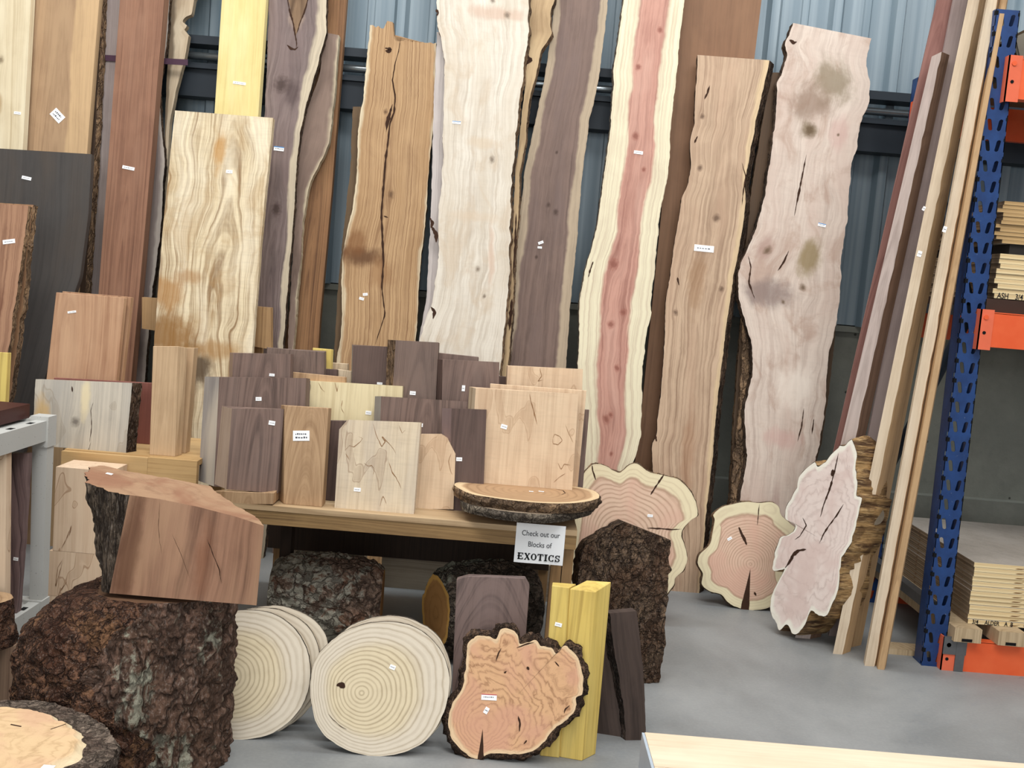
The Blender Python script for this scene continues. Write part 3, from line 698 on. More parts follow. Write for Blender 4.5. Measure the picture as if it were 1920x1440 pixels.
slab('black_walnut_slab', 'long straight grey-brown slab with pale sapwood on both edges, right of the branchy slab', 'wood slab',
     [(928, 760), (940, 690), (950, 610), (963, 500), (975, 400), (984, 320), (1000, 245), (1012, 190), (1020, 150), (1030, 90), (1040, 0)],
     [(1050, 760), (1061, 690), (1070, 560), (1080, 470), (1085, 400), (1094, 310), (1104, 230), (1113, 195), (1122, 150), (1132, 80), (1140, 0)],
     B(1.2), .04, wood('w_blackwalnut', '#83695c', '#5d483f', '#75605a', True, sp=.02, ring=.4, fine=.8, width=.25, sap=(.018, .025, '#b9a283'), knots=[(.03, 1.72, .010), (-.01, 1.75, .008), (.0, 2.0, .006), (-.04, 1.5, .006)], slope=.005, h0=.05),
     bk_tan, fr=.0, tg=[(1014, 455, 10, 5, -25), (1012, 464, 8, 4, 0)])
slab('cedar_slab', 'tall red cedar slab with a pink heart stripe and cream edges', 'wood slab',
     [(1095, 880), (1088, 780), (1083, 700), (1085, 640), (1086, 570), (1098, 500), (1108, 470), (1120, 420), (1130, 350), (1138, 290), (1146, 220), (1151, 160), (1150, 130), (1156, 95), (1163, 50), (1170, 0)],
     [(1180, 880), (1192, 855), (1201, 820), (1204, 760), (1204, 700), (1211, 630), (1222, 585), (1219, 572), (1226, 520), (1232, 460), (1238, 390), (1252, 330), (1257, 275), (1256, 250), (1262, 200), (1269, 130), (1275, 70), (1283, 0)],
     B(2.3), .045, wood('w_cedar', '#cb927c', '#9c5f4d', '#d3a48e', True, sp=.013, ring=.65, fine=.3, width=.285, sap=(.085, .075, '#e6dab4'), uc=.0, h0=.01, slope=.01, warp=.02,
     knots=[(-.03, 2.42, .010), (-.02, 2.1, .012), (-.03, 1.5, .016), (.03, 1.28, .010), (-.01, 1.22, .012), (.03, 1.02, .010), (-.02, .78, .014), (.0, .80, .009), (.03, 1.95, .008), (.01, .62, .008), (.045, 2.6, .01)], lines='#96594a', curl=0), bk_grey, live=.003, fl=.004,
     tg=[(1197, 286, 17, 6, 3)], cracks=[([(1112, 490), (1107, 505), (1103, 520)], 4)])
slab('brown_board', 'wide plain brown board standing behind the cedar slab', 'wood board',
     [(1180, 940), (1200, 800), (1240, 400), (1262, 0)], [(1300, 940), (1330, 700), (1385, 330), (1415, 105), (1428, 0)], B(.2), .03,
     wood('w_brownpanel', '#8a6140', '#6f4b30', '#966c48', True, sp=.03, ring=.3, fine=.4), live=0)
slab('oak_slab', 'shorter reddish-tan slab with a square sawn head and wavy edges, standing on the floor', 'wood slab',
     [(1254, 1112), (1224, 880), (1222, 835), (1232, 815), (1234, 780), (1243, 700), (1248, 600), (1247, 570), (1256, 520), (1262, 470), (1272, 410), (1278, 372), (1290, 345), (1296, 310), (1293, 262), (1302, 235), (1303, 180), (1307, 140), (1308, 103)],
     [(1311, 1119), (1326, 940), (1336, 860), (1342, 780), (1352, 690), (1362, 610), (1375, 520), (1385, 470), (1393, 420), (1398, 385), (1396, 340), (1408, 280), (1416, 230), (1425, 190), (1436, 145), (1443, 113)],
     B(2), .05, wood('w_oak', '#c9a886', '#8e6a4c', '#bb9474', True, sp=.016, ring=.6, fine=.35, warp=.05, width=.33, sap=(.012, .045, '#d8b98a'), uc=.02, h0=.0, slope=.02,
     knots=[(-.09, 1.98, .010), (-.07, .48, .011), (-.09, 1.3, .009), (.09, 1.42, .008), (.02, 1.75, .012), (-.1, 2.22, .008)], stains=[(-.02, 1.45, .05, .18, '#8f6844', .5), (.02, .6, .04, .3, '#a1785a', .5)]),
     bk_dark, fr=.034, fl=-.004, top=None, tg=[(1320, 466, 37, 12, 1)], cracks=[([(1331, 160), (1326, 175), (1321, 186)], 5), ([(1308, 255), (1302, 268)], 5), ([(1391, 305), (1398, 330), (1393, 365), (1391, 385)], 3), ([(1270, 520), (1273, 535)], 4), ([(1228, 815), (1231, 828)], 6)])
slab('bark_edged_board', 'brown board with rough bark edge behind the pinkish slab at right', 'wood board',
     [(1350, 1080), (1368, 940), (1378, 760), (1390, 600), (1397, 470), (1410, 350), (1427, 240), (1448, 136)],
     [(1500, 1080), (1522, 900), (1541, 830), (1556, 720), (1566, 620), (1575, 480), (1580, 136)], B(.8), .04,
     wood('w_barkboard', '#a47b4e', '#7a5630', '#b58b5c', True, width=.4, sap=(.05, .02, '#5b4530')), bk_tan, fl=.0, top=None)
slab('bark_strip_slab', 'slab with thick mottled bark edge low beside the pinkish slab', 'wood slab',
     [(1366, 1080), (1368, 950), (1375, 850), (1388, 760), (1390, 690), (1393, 600), (1389, 560)],
     [(1450, 1080), (1455, 800), (1460, 560)], B(1.5), .03, bk_tan, bk_tan, top=None, nc=4, live=.006)
slab('maple_burl_slab', 'big pinkish-white live-edge slab with green-grey stains, right end of the wall row', 'wood slab',
     [(1372, 1080), (1385, 950), (1398, 880), (1401, 850), (1396, 800), (1400, 745), (1412, 700), (1410, 645), (1398, 605), (1386, 560), (1384, 515), (1393, 485), (1408, 455), (1424, 410), (1437, 350), (1444, 300), (1452, 240), (1456, 200), (1457, 156), (1466, 138), (1478, 104), (1472, 84), (1479, 66), (1487, 43)],
     [(1505, 1080), (1524, 880), (1535, 835), (1545, 790), (1550, 720), (1555, 665), (1569, 600), (1575, 545), (1577, 500), (1582, 450), (1589, 410), (1592, 350), (1598, 300), (1608, 275), (1612, 235), (1630, 190), (1632, 155), (1624, 115), (1629, 90), (1633, 72)],
     B(2.2), .05, wood('w_pinkmaple', '#d8c4b2', '#b39786', '#cbb09e', True, sp=.03, ring=.4, fine=.2, warp=.10, blotch=.75, curl=.06, width=.38,
     knots=[(-.03, 2.20, .022), (-.11, 1.62, .013), (.10, 2.2, .005), (.05, 1.47, .010), (-.02, 1.39, .006)], lines='#6a5338',
     cloud=('#a98a78', .55), stains=[(.03, 2.45, .10, .13, '#86775f', .8), (-.03, 2.32, .11, .10, '#8a7260', .75), (-.03, 2.20, .045, .05, '#6f6040', .8), (.06, 1.62, .055, .12, '#857146', .8), (-.07, 1.42, .13, .08, '#82706a', .75), (-.12, 1.63, .04, .07, '#a48478', .6), (.1, 2.2, .05, .09, '#c19a90', .5), (0, .45, .03, .1, '#a88a80', .5), (.0, .75, .1, .06, '#c79c92', .5), (.02, 1.0, .12, .12, '#e9dccd', .6)]),
     bk_dark, fr=.010, fl=.004, top=None, tg=[(1541, 422, 15, 6, 8, 'blue_edged_tag')], live=.004,
     cracks=[([(1512, 290), (1504, 330), (1497, 365), (1489, 405)], 4), ([(1479, 470), (1470, 490), (1458, 508)], 4), ([(1507, 765), (1503, 800), (1495, 828)], 3), ([(1526, 785), (1522, 815)], 3), ([(1480, 75), (1488, 80), (1494, 78)], 8), ([(1403, 480), (1408, 500), (1404, 530), (1415, 560)], 4)])
# ---------------------------------------------------------------- long planks leaning towards the rack
def leaning(name, label, cat, F, side, mat, smat=None, y0=None, th=.03, top=3.0, sidename='side_face', tg=(), group=None):
    """long plank: F = [(foot left),(foot right),(head left),(head right)] of the broad face in px, side = px width of the narrow face shown on the right (foot, head)"""
    ft = hit_z(((F[0][0]+F[1][0])/2, (F[0][1]+F[1][1])/2), 0) if y0 is None else V((0, y0, 0))
    pl = PL((ft.x, ft.y, 0), 2.0 if y0 is None else .8, 0)
    s0, s1 = side if isinstance(side, tuple) else (side, side)
    P = [pl.at(p) for p in F]+[pl.at((F[1][0]+s0, F[1][1]-1), th), pl.at((F[3][0]+s1, F[3][1]), th)]
    def fin(a, b, t_=None):
        d = (b-a); a2 = a-d*(a.z/d.z); b2 = a+d*((top-a.z)/d.z) if top else b
        return a2, b2
    l0, l1 = fin(P[0], P[2]); r0, r1 = fin(P[1], P[3]); k0, k1 = fin(P[4], P[5])
    if not top: k1.z = r1.z
    mb = MB(); n = 70; G = []; U = []; L = (l1-l0).length
    for k in range(n+1):
        t = k/n; a = l0.lerp(l1, t); b = r0.lerp(r1, t); w = (b-a).length; c = k0.lerp(k1, t)
        j = pl.ux*(nz(b, 22, 2)*.004+nz(b, 60, 2)*.0015 if s0 > 4 else 0); d = a+(c-b)*.35+pl.back*th*.65
        G.append([a, a.lerp(b, .5), b+j, c, d, a]); sw = (c-b).length
        U.append([(-w/2, t*L), (0, t*L), (w/2, t*L), (w/2+sw, t*L), (w+sw, t*L), (w*1.2+sw, t*L)])
    e = MB()
    front = [[g[0], g[1], g[2]] for g in G]; mb.grid(front, 0, [u[:3] for u in U], False)
    (e if smat else mb).grid([[g[2], g[3]] for g in G], 0, [[u[2], u[3]] for u in U], False)
    mb.grid([[g[3], g[4]] for g in G], 0, [[u[3], u[4]] for u in U], False); mb.grid([[g[4], g[0]] for g in G], 0, [[u[4], u[5]] for u in U], False)
    for g, fl in ((G[0], 1), (G[-1], 0)):
        q = [g[0], g[2], g[3], g[4]]; mb.quad(q[::-1] if fl else q, 0, [(0, 0), (.05, 0), (.05, .03), (0, .03)])
    uz = (l1-l0).normalized(); ux = pl.back.cross(uz).normalized()
    M = frame((l0+r0)/2, ux, uz.cross(ux).normalized(), uz)
    ob = mb.build(name, [mat], None, M); setp(ob, label, cat, group)
    if smat: e.build(sidename, smat, ob, M)
    tags(ob, pl, tg); return ob
m_edge1 = wood('w_edge_tan', '#c39a66', '#9a7040', '#d0aa78', True, sp=.007, ring=.35, blotch=.4)
m_rough = wood('w_roughsawn', '#dcc7a8', '#b89a76', '#c9b08c', True, sp=.02, ring=.35, fine=.6, blotch=.5)
m_pur = wood('w_purplish', '#a8948e', '#85706c', '#b5a29a', True, sp=.02, ring=.3, fine=.4)
leaning('rose_plank', 'dusty red plank at the back of the leaning plank bundle, beside the bare metal wall', 'wood plank',
        [(1560, 860), (1600, 860), (1757, 0), (1792, 0)], 2, wood('w_rose', '#9c6a5e', '#7d4c44', '#a8766a', True), None, 4.20, .02)
leaning('purplish_plank', 'grey-purple plank standing in front of the dusty red one, left of the cream planks', 'wood plank',
        [(1622, 845), (1645, 846), (1788, 0), (1814, 0)], 3, m_pur, wood('w_pside', '#6d5550', '#4f3c38', '#776059', True), 4.15, .03)
leaning('short_plank', 'shorter lilac and brown plank with its sawn head in view beside the bare metal wall', 'wood plank',
        [(1572, 850), (1597, 852), (1747, 106), (1766, 97)], (18, 15), wood('w_shortface', '#c0aca2', '#9b867c', '#c9b8ae', True), wood('w_shortside', '#7c5c46', '#5d4230', '#86674e', True), 4.09, .04, top=None)
leaning('cream_plank', 'cream plank with a wavy edge and knotty tan side, beside the pink burl', 'wood plank',
        [(1563, 1219), (1578, 1234), (1815, 0), (1836, 0)], (14, 15), m_rough, m_edge1, None, .045, tg=[(1724, 476, 8, 11, 12), (1732, 391, 5, 8, 25)])
leaning('cream_plank', 'brown-sided plank standing just behind the left cream plank, its foot on the floor', 'wood plank',
        [(1590, 1212), (1597, 1218), (1830, 0), (1840, 0)], (16, 10), wood('w_edge_dk', '#a67c4c', '#7f5730', '#b58a58', True), m_edge1, 4.03, .035)
leaning('cream_plank', 'cream plank in front of the rack, with a narrow tan plank on its right', 'wood plank',
        [(1622, 1243), (1638, 1255), (1852, 0), (1870, 0)], (8, 9), m_rough, m_edge1, None, .05, tg=[(1771, 430, 7, 11, 14)])
leaning('tan_plank', 'narrow tan plank pressed to the right side of the right-hand cream plank', 'wood plank',
        [(1646, 1254), (1658, 1257), (1879, 0), (1888, 0)], (2, 2), m_edge1, None, None, .04)

# ---------------------------------------------------------------- pallet rack with plywood
m_blue = None
def blue_mat():
    n = N('rack_blue_paint', .4, .5); ob = n.coord()
    a = n.noise(ob, 9, 5, .7); b = n.noise(ob, 60, 4, .7)
    col = n.mix(n.ss(a, .3, .7), '#14305e', '#1d4076'); col = n.mix(n.ss(b, .68, .72), col, '#8b95a3'); return n.out(col)
def orange_mat():
    n = N('rack_orange_paint', .45, .45); ob = n.coord()
    col = n.mix(n.ss(n.noise(ob, 4, 4, .6), .3, .7), '#dd5426', '#e8683a'); col = n.mix(n.ss(n.noise(ob, 40, 4, .7), .69, .74), col, '#8e8a86'); return n.out(col)
m_blue, m_orange = blue_mat(), orange_mat()
m_orange2 = plain('rack_orange_worn', '#dd6a4a', .5, .12, 18)
m_steel = plain('worn_steel', '#6e6f70', .4, .2, 40, metal=.6); m_hole = plain('hole_dark', '#08090c', .9)
m_darkblue = plain('rack_brace_dark', '#1c2733', .5, .15)
RY = 3.88
base = atY((1746, 1270), RY); RX = base.x; PW = .089
rack = empty('pallet_rack', (RX, RY, 0)); setp(rack, 'blue and orange steel pallet rack holding plywood at the right edge', 'rack')
def upright(xc, y, sgn, ztop, name='upright'):
    mb = MB(); w = PW/2
    # front plate with real slots: a cell grid, pairs of slanted slots
    pitch = .0762; nrow = int(ztop/pitch)+1; y0 = y
    for k in range(nrow):
        z = k*pitch
        for sx in (-1, 1):
            cx = xc+sx*.019; cz = z+pitch/2; hw, hh, sl = .0080, .026, .005*sx
            O = [V((xc if sx > 0 else xc-w, y0, z)), V((xc+w if sx > 0 else xc, y0, z)), V((xc+w if sx > 0 else xc, y0, z+pitch)), V((xc if sx > 0 else xc-w, y0, z+pitch))]
            H = []
            for q in range(16):
                a = 2*math.pi*q/16; ca, sa = math.cos(a), math.sin(a)
                zz = hh*(.55*(1 if sa > 0 else -1 if sa < 0 else 0))+hw*sa*.9; xx = hw*ca
                H.append(V((cx+xx-sl*sx*0+(zz/hh)*sl, y0, cz+zz)))
            i = mb.add(O); j = mb.add(H)
            # fan between the cell's border and the slot
            B_ = []
            for q in range(16):
                a = 2*math.pi*q/16; 
            idx = lambda q: j+q % 16
            for c_, (q0, q1) in enumerate(((10, 14), (14, 18), (2, 6), (6, 10))):
                q1_ = q1 if q1 > q0 else q1+16
                mb.face([i+c_, i+(c_+1) % 4]+[idx(q) for q in range(q1_, q0-1, -1)])
            mb.grid([H+[H[0]], [p+V((0, .003, 0)) for p in H+[H[0]]]], 0, None, False)
    zt = nrow*pitch
    for sx in (-1, 1):     # side flanges with notches
        x = xc+sx*w
        for k in range(nrow):
            z = k*pitch
            mb.box(min(x, x-sx*.003), max(x, x-sx*.003), y0, y0+.075, z+.016, z+pitch)
            mb.box(min(x, x-sx*.003), max(x, x-sx*.003), y0+.016, y0+.075, z, z+.016)
        mb.box(min(x, x-sx*.018), max(x, x-sx*.018), y0+.072, y0+.075, 0, zt)
    for k in range(nrow):
        z = k*pitch
        mb.box(xc-w-.0008, xc-w+.010, y0-.0008, y0+.012, z+.055, z+.071, 1); mb.box(xc+w-.006, xc+w+.0008, y0-.0008, y0+.006, z+.055, z+.067, 1)  # near-black boxes imitate the shade inside the corner notches
    return mb
TOPZ = atY((1885, 32), RY).z
u = upright(RX, RY, 1, TOPZ).build('front_upright', [m_blue, m_hole], rack)
for v_ in u.data.vertices: v_.co.x -= .010*v_.co.z
fp = MB(); fp.box(RX-.045, RX+.045, RY-.003, RY+.09, 0, .004); fp.build('foot_plate', m_blue, rack)
YR = 4.70
ru = upright(RX+.02, YR, 1, atY((1728, 118), YR).z-.07).build('rear_upright', [m_blue, m_hole], rack)
mb = MB()
for a, b in (((RX, RY+.07, 1.38), (RX, YR, .52)), ((RX, RY+.07, 1.42), (RX, YR, 2.25))): mb2 = MB(); mb2.tube(a, b, .022, 8); mb2.build('diagonal_brace', m_darkblue, rack)
for z in (.22, 1.40, 2.3): mb2 = MB(); mb2.box(RX-.02, RX+.02, RY+.07, YR, z-.02, z+.02); mb2.build('cross_brace', m_steel if z < .3 else m_darkblue, rack)
def beam(pl_y, ptop, pbot, x0, tag_steel, face=1):
    zt = atY(ptop, pl_y).z; zb = atY(pbot, pl_y).z
    e = MB(); e.box(x0+.045, RX+2.2, pl_y-.012, pl_y+.035, zb, zt); e.box(x0+.045, RX+2.2, pl_y-.012, pl_y+.02, zt-.002, zt+.004)
    ob = e.build('beam', m_orange, rack)
    c = MB(); c.box(x0, x0+.05, pl_y-.016, pl_y-.010, zb-.012, zt+.012); c.box(x0-.0, x0+.004, pl_y-.016, pl_y+.04, zb-.012, zt+.012)
    cc = c.build('end_connector', m_orange2, ob)
    h = MB(); h.tube((x0+.02, pl_y-.0175, (zb+zt)/2-.012), (x0+.02, pl_y-.015, (zb+zt)/2-.012), .0065); h.build('bolt_hole', m_hole, ob)
    s_ = MB(); s_.tube((x0+.02, pl_y-.020, zt-.018), (x0+.02, pl_y-.015, zt-.018), .009, 10)
    if tag_steel:
        s_.box(x0, x0+.09, pl_y-.020, pl_y-.016, zt-.055, zt+.016); s_.box(x0+.05, x0+.085, pl_y-.021, pl_y-.016, zb, zt)
    s_.build('safety_clip', m_steel if tag_steel else m_orange, ob)
    return zb, zt
xm = atY((1832, 620), RY-.02).x; z0m, z1m = beam(RY-.02, (1872, 588), (1872, 652), xm, False)
xb = atY((1764, 1220), RY-.02).x; z0b, z1b = beam(RY-.02, (1840, 1203), (1840, 1262), xb, True)
xt = atY((1884, 150), RY-.02).x; z0t, z1t = beam(RY-.02, (1905, 112), (1905, 187), xt, False)
for z0, z1 in ((z0m, z1m), (z0b, z1b), (z0t, z1t)):
    e = MB(); e.box(RX-.03, RX+2.2, YR+.02, YR+.05, z0, z1); e.build('rear_beam', m_orange, rack)

def letters(s, size, M, parent, mat, name='hand_lettering', sx=.8): text(s, size, mat, M, parent, .0003, .0003, name, sx)
m_marker = plain('marker_ink', '#15151a', .6)
def ply_mat(nm, a, b):
    n = N(nm, .75, .2); ob = n.coord(); q = n.sep(ob)
    st = n.noise(n.comb(n.m('MULTIPLY', q[0], .8), n.m('MULTIPLY', q[1], .8), n.m('MULTIPLY', q[2], 330)), 1, 2, .6)
    f = n.noise(n.comb(n.m('MULTIPLY', q[0], 9), n.m('MULTIPLY', q[1], 9), n.m('MULTIPLY', q[2], 60)), 1, 3)
    col = n.mix(n.ss(st, .42, .6), a, b); col = n.mix(n.ss(f, .66, .72), col, '#6a4a2c'); return n.out(col)
ply_edge = ply_mat('plywood_edge', '#ecd9ad', '#c7a470'); ply_side = ply_mat('plywood_side', '#8f7a62', '#5d4d3c')
ply_top = wood('w_plytop', '#b5aa9c', '#9e9284', '#bdb4a8', False, sp=.05, ring=.3)
def stack(label, group, n, px, z0, y0, y1, th, names=None, edge=None, side=None, tone=None, sag=0.0, jitter=.006, lastlabel=None, txt=None, firstlabel=None):
    x0 = atY(px, y0).x; first = None
    for k in range(n):
        r = random.Random(k*13+int(px[0])); j = r.uniform(-jitter, jitter); jy = r.uniform(-.006, .006)
        mb = MB(); z = z0+k*th; L = 1.75; ns = 10; zz = th*.93
        rows = []
        for s_ in range(ns+1):
            x = x0+j+L*s_/ns; d = -sag*math.sin(math.pi*s_/ns)
            rows.append((x, z+d))
        F = [[V((x, y0+jy, a)) for x, a in rows], [V((x, y0+jy, a+zz)) for x, a in rows]]
        Bk = [[V((x, y1+jy, a)) for x, a in rows], [V((x, y1+jy, a+zz)) for x, a in rows]]
        mb.grid(F, 0, None, False); mb.grid([Bk[1], Bk[0]], 0, None, False)
        mb.grid([F[1], Bk[1]], 1, None, False); mb.grid([Bk[0], F[0]], 1, None, False)
        mb.quad([F[0][0], F[1][0], Bk[1][0], Bk[0][0]], 2); mb.quad([F[0][-1], Bk[0][-1], Bk[1][-1], F[1][-1]], 2)
        M = Matrix.Translation((x0+j, y0+jy, z))
        o = mb.build('plywood_sheet', [edge or ply_edge, ply_top, side or ply_side], None, M)
        lb = label
        if k == n-1 and lastlabel: lb = lastlabel
        if k == 0 and firstlabel: lb = firstlabel
        setp(o, lb, 'plywood sheet', group)
        if k == 0: first = o
        if k == 0 and txt:
            s, sz, dx, dz, gap = txt
            mt = [('%s' % w) for w in s.split('|')]
            for w_i, wd in enumerate(mt):
                letters(wd, sz, Matrix.Translation((x0+dx+w_i*gap, y0+jy-.0012, z+dz)), o, m_marker)
    return first
zs = z1b+.055
dn = wood('w_dunnage', '#c2a67c', '#977a50', '#ceb48c', False, sp=.01)
dz0 = z1b+.004
for i, px in enumerate(((1806, 1200), (1886, 1218))):
    p = atY(px, RY-.03); x0 = p.x; mb = MB(); mb.box(x0-.05, x0+.055, RY-.06, YR+.03, dz0, dz0+.055)
    for o_ in (1,): mb.box(x0-.02, x0+.02, RY-.062, RY-.059, dz0+.003, dz0+.014, 1)
    o = mb.build('dunnage_block', [dn, m_hole], None, Matrix.Translation((x0, RY-.06, dz0)))
    setp(o, ('weathered wooden block under the lower plywood stack, close to the blue upright', 'weathered wooden block under the lower plywood stack, cut by the right edge of the view')[i], 'wood block')
pz = dz0+.056
stk = stack('alder plywood sheet inside the lower stack on the rack, pale layered edge', 'alder plywood in the lower rack stack', 13, (1822, 1100), pz, RY+.01, YR, .019,
      lastlabel='grey-topped sheet covering the lower plywood stack on the rack', firstlabel='bottom plywood sheet of the lower stack, lettered ALDER on its edge', txt=('3/4|ALDER|A  B|G', .024, .030, .001, .066), sag=.0, jitter=.003)
# spacing of the words follows the photograph
zA = atY((1880, 560), RY+.03).z
brd = MB(); brd.box(RX+.03, RX+2.1, RY+.0, YR+.02, z1m+.002, zA-.004)
setp(brd.build('shelf_board', plain('shelf_dark_board', '#3c2a22', .8, .2)), 'dark brown shelf board lying on the middle orange rack beam', 'shelf board')
stack('ash plywood sheet inside the middle stack on the rack, pale layered edge', 'ash plywood in the middle rack stack', 9, (1868, 520), zA, RY+.03, YR, .019,
      lastlabel='top sheet of the ash plywood stack in the middle of the rack', firstlabel='bottom plywood sheet of the middle stack, lettered ASH on its edge', txt=('ASH|3/4', .030, .035, .001, .062), jitter=.010)
zB = zA+.171+.04
for k in range(2):
    mb = MB(); x = RX+.12+k*.45; mb.box(x, x+.09, RY+.06, YR, zA+.172, zB-.001); setp(mb.build('spacer_block', plain('spacer_dark', '#2a2522', .8)), ('dark spacer block between the middle and upper plywood stacks, nearer the upright', 'dark spacer block between the middle and upper plywood stacks, farther from the upright')[k], 'wood block')
stack('tan plywood sheet inside the upper stack on the rack', 'tan plywood in the upper rack stack', 11, (1876, 420), zB, RY+.05, YR, .0145, edge=ply_mat('ply_edge_tan', '#c9a878', '#94744a'), jitter=.02, lastlabel='top sheet of the tan upper plywood stack on the rack')
tz = z1t+.01
tb = MB(); 
G = [[V((RX+.06+.2*i, RY-.02+.12*j, tz+.20+.03*math.sin(i*1.3+j)+(-.16 if j == 0 else 0)-(.12 if i == 0 else 0))) for i in range(9)] for j in range(8)]
tb.grid(G, 0); G2 = [[p-V((0, 0, .03+.0)) for p in r] for r in G]; tb.grid(G2, 0, None, True, flip=True)
setp(tb.build('tarpaulin', plain('tarp_brown', '#5d5446', .6, .3, 6)), 'dull brown tarpaulin draped over the load at the top of the rack', 'tarpaulin')
tb = MB(); tb.box(RX+.10, RX+2.0, RY+.05, YR, z1t+.005, tz+.14); setp(tb.build('covered_load', plain('load_brown', '#6b5a45', .8, .2)), 'brown covered load beneath the tarpaulin on the top beam of the rack', 'covered load')
tb = MB(); p = hit_z((1662, 1226), 0); tb.box(p.x-.02, p.x+.17, p.y, p.y+.09, 0, .022); setp(tb.build('timber_offcut', dn, None, Matrix.Translation((p.x, p.y, 0))), 'flat timber offcut on the floor between the leaning planks and the blue upright', 'timber offcut')

# ---------------------------------------------------------------- display table
TY = 3.33; ZT = atY((780, 970), TY).z
xl = atY((395, 935), TY).x; xr = atY((1083, 988), TY).x
def boxm(name, x0, x1, y0, y1, z0, z1, mat, parent=None, M=None):
    b = MB(); b.box(x0, x1, y0, y1, z0, z1); c = V(((x0+x1)/2, y0, z0))
    return b.build(name, mat, parent, Matrix.Translation(c))
tw = wood('w_table', '#c2a275', '#98764a', '#b08d60', False, sp=.02, ring=.4, axis='x'); tw2 = wood('w_tabledge', '#a07c45', '#6d4e28', '#8a6636', False, sp=.008, ring=.6, axis='x', fine=.6)
tleg = wood('w_leg', '#9d7440', '#70502a', '#a98250', False, sp=.01); tdark = wood('w_tabledark', '#3a281a', '#271a10', '#2e2015', False)
table = empty('display_table', ((xl+xr)/2, TY+.4, 0)); setp(table, 'low rough wooden table carrying the sawn wood blocks', 'table')
TD = .92
boxm('tabletop', xl, xr, TY-.004, TY+TD, ZT-.018, ZT, tw, table)
boxm('front_rail', xl+.01, xr, TY, TY+.035, ZT-.066, ZT-.0185, tw2, table)
boxm('end_rail', xr-.035, xr, TY+.036, TY+TD, ZT-.066, ZT-.0185, tw2, table)
boxm('back_panel', xl, xr-.04, TY+TD-.06, TY+TD-.035, atY((700, 1043), TY+TD-.06).z, ZT-.02, tdark, table)
for x in (xr-.037, xr-.075): boxm('leg', x, x+.035, TY+.036, TY+.08, 0, ZT-.067, tleg, table)
x = atY((525, 1020), TY+.3).x; boxm('leg', x, x+.04, TY+.3, TY+.36, 0, ZT-.019, tdark, table)
boxm('leg', xl+.02, xl+.065, TY+.036, TY+.08, 0, ZT-.067, tleg, table)
for x in (xl+.02, xr-.08): boxm('leg', x, x+.04, TY+TD-.034, TY+TD, 0, ZT-.02, tleg, table)

# the paper sign
sp_ = PL((0, TY-.003, 0)); c = sp_.at((1012, 1020)); s = c.y/FPX
sw, sh = 94*s, 77*s
Ms = frame(c, V((1, 0, 0)), V((0, 1, 0)), V((0, 0, 1)))
b = MB()
G = [[Ms @ V((-sw/2+sw*i/8, -.002-.0016*math.sin(i*.8)*(1-j/6), -sh/2+sh*j/6)) for i in range(9)] for j in range(7)]
b.grid(G, 0); G2 = [[p+V((0, .0006, 0)) for p in r] for r in G]; b.grid(G2, 0, None, True, flip=True)
sign = b.build('paper_sign', M_paper, None, Ms); setp(sign, 'white paper sign taped to the table edge reading Check out our Blocks of EXOTICS', 'sign')
m_tx = plain('sign_print', '#3b3c40', .6); m_bk = plain('sign_black', '#0b0b0c', .6)
text('Check out our', 14.5*s, m_tx, Ms @ Matrix.Translation((.5*s, -.0042, 15*s)), sign, .0002, 0, 'lettering', .84)
text('Blocks of', 14.5*s, m_tx, Ms @ Matrix.Translation((0, -.0042, -6*s)), sign, .0002, 0, 'lettering', .84)
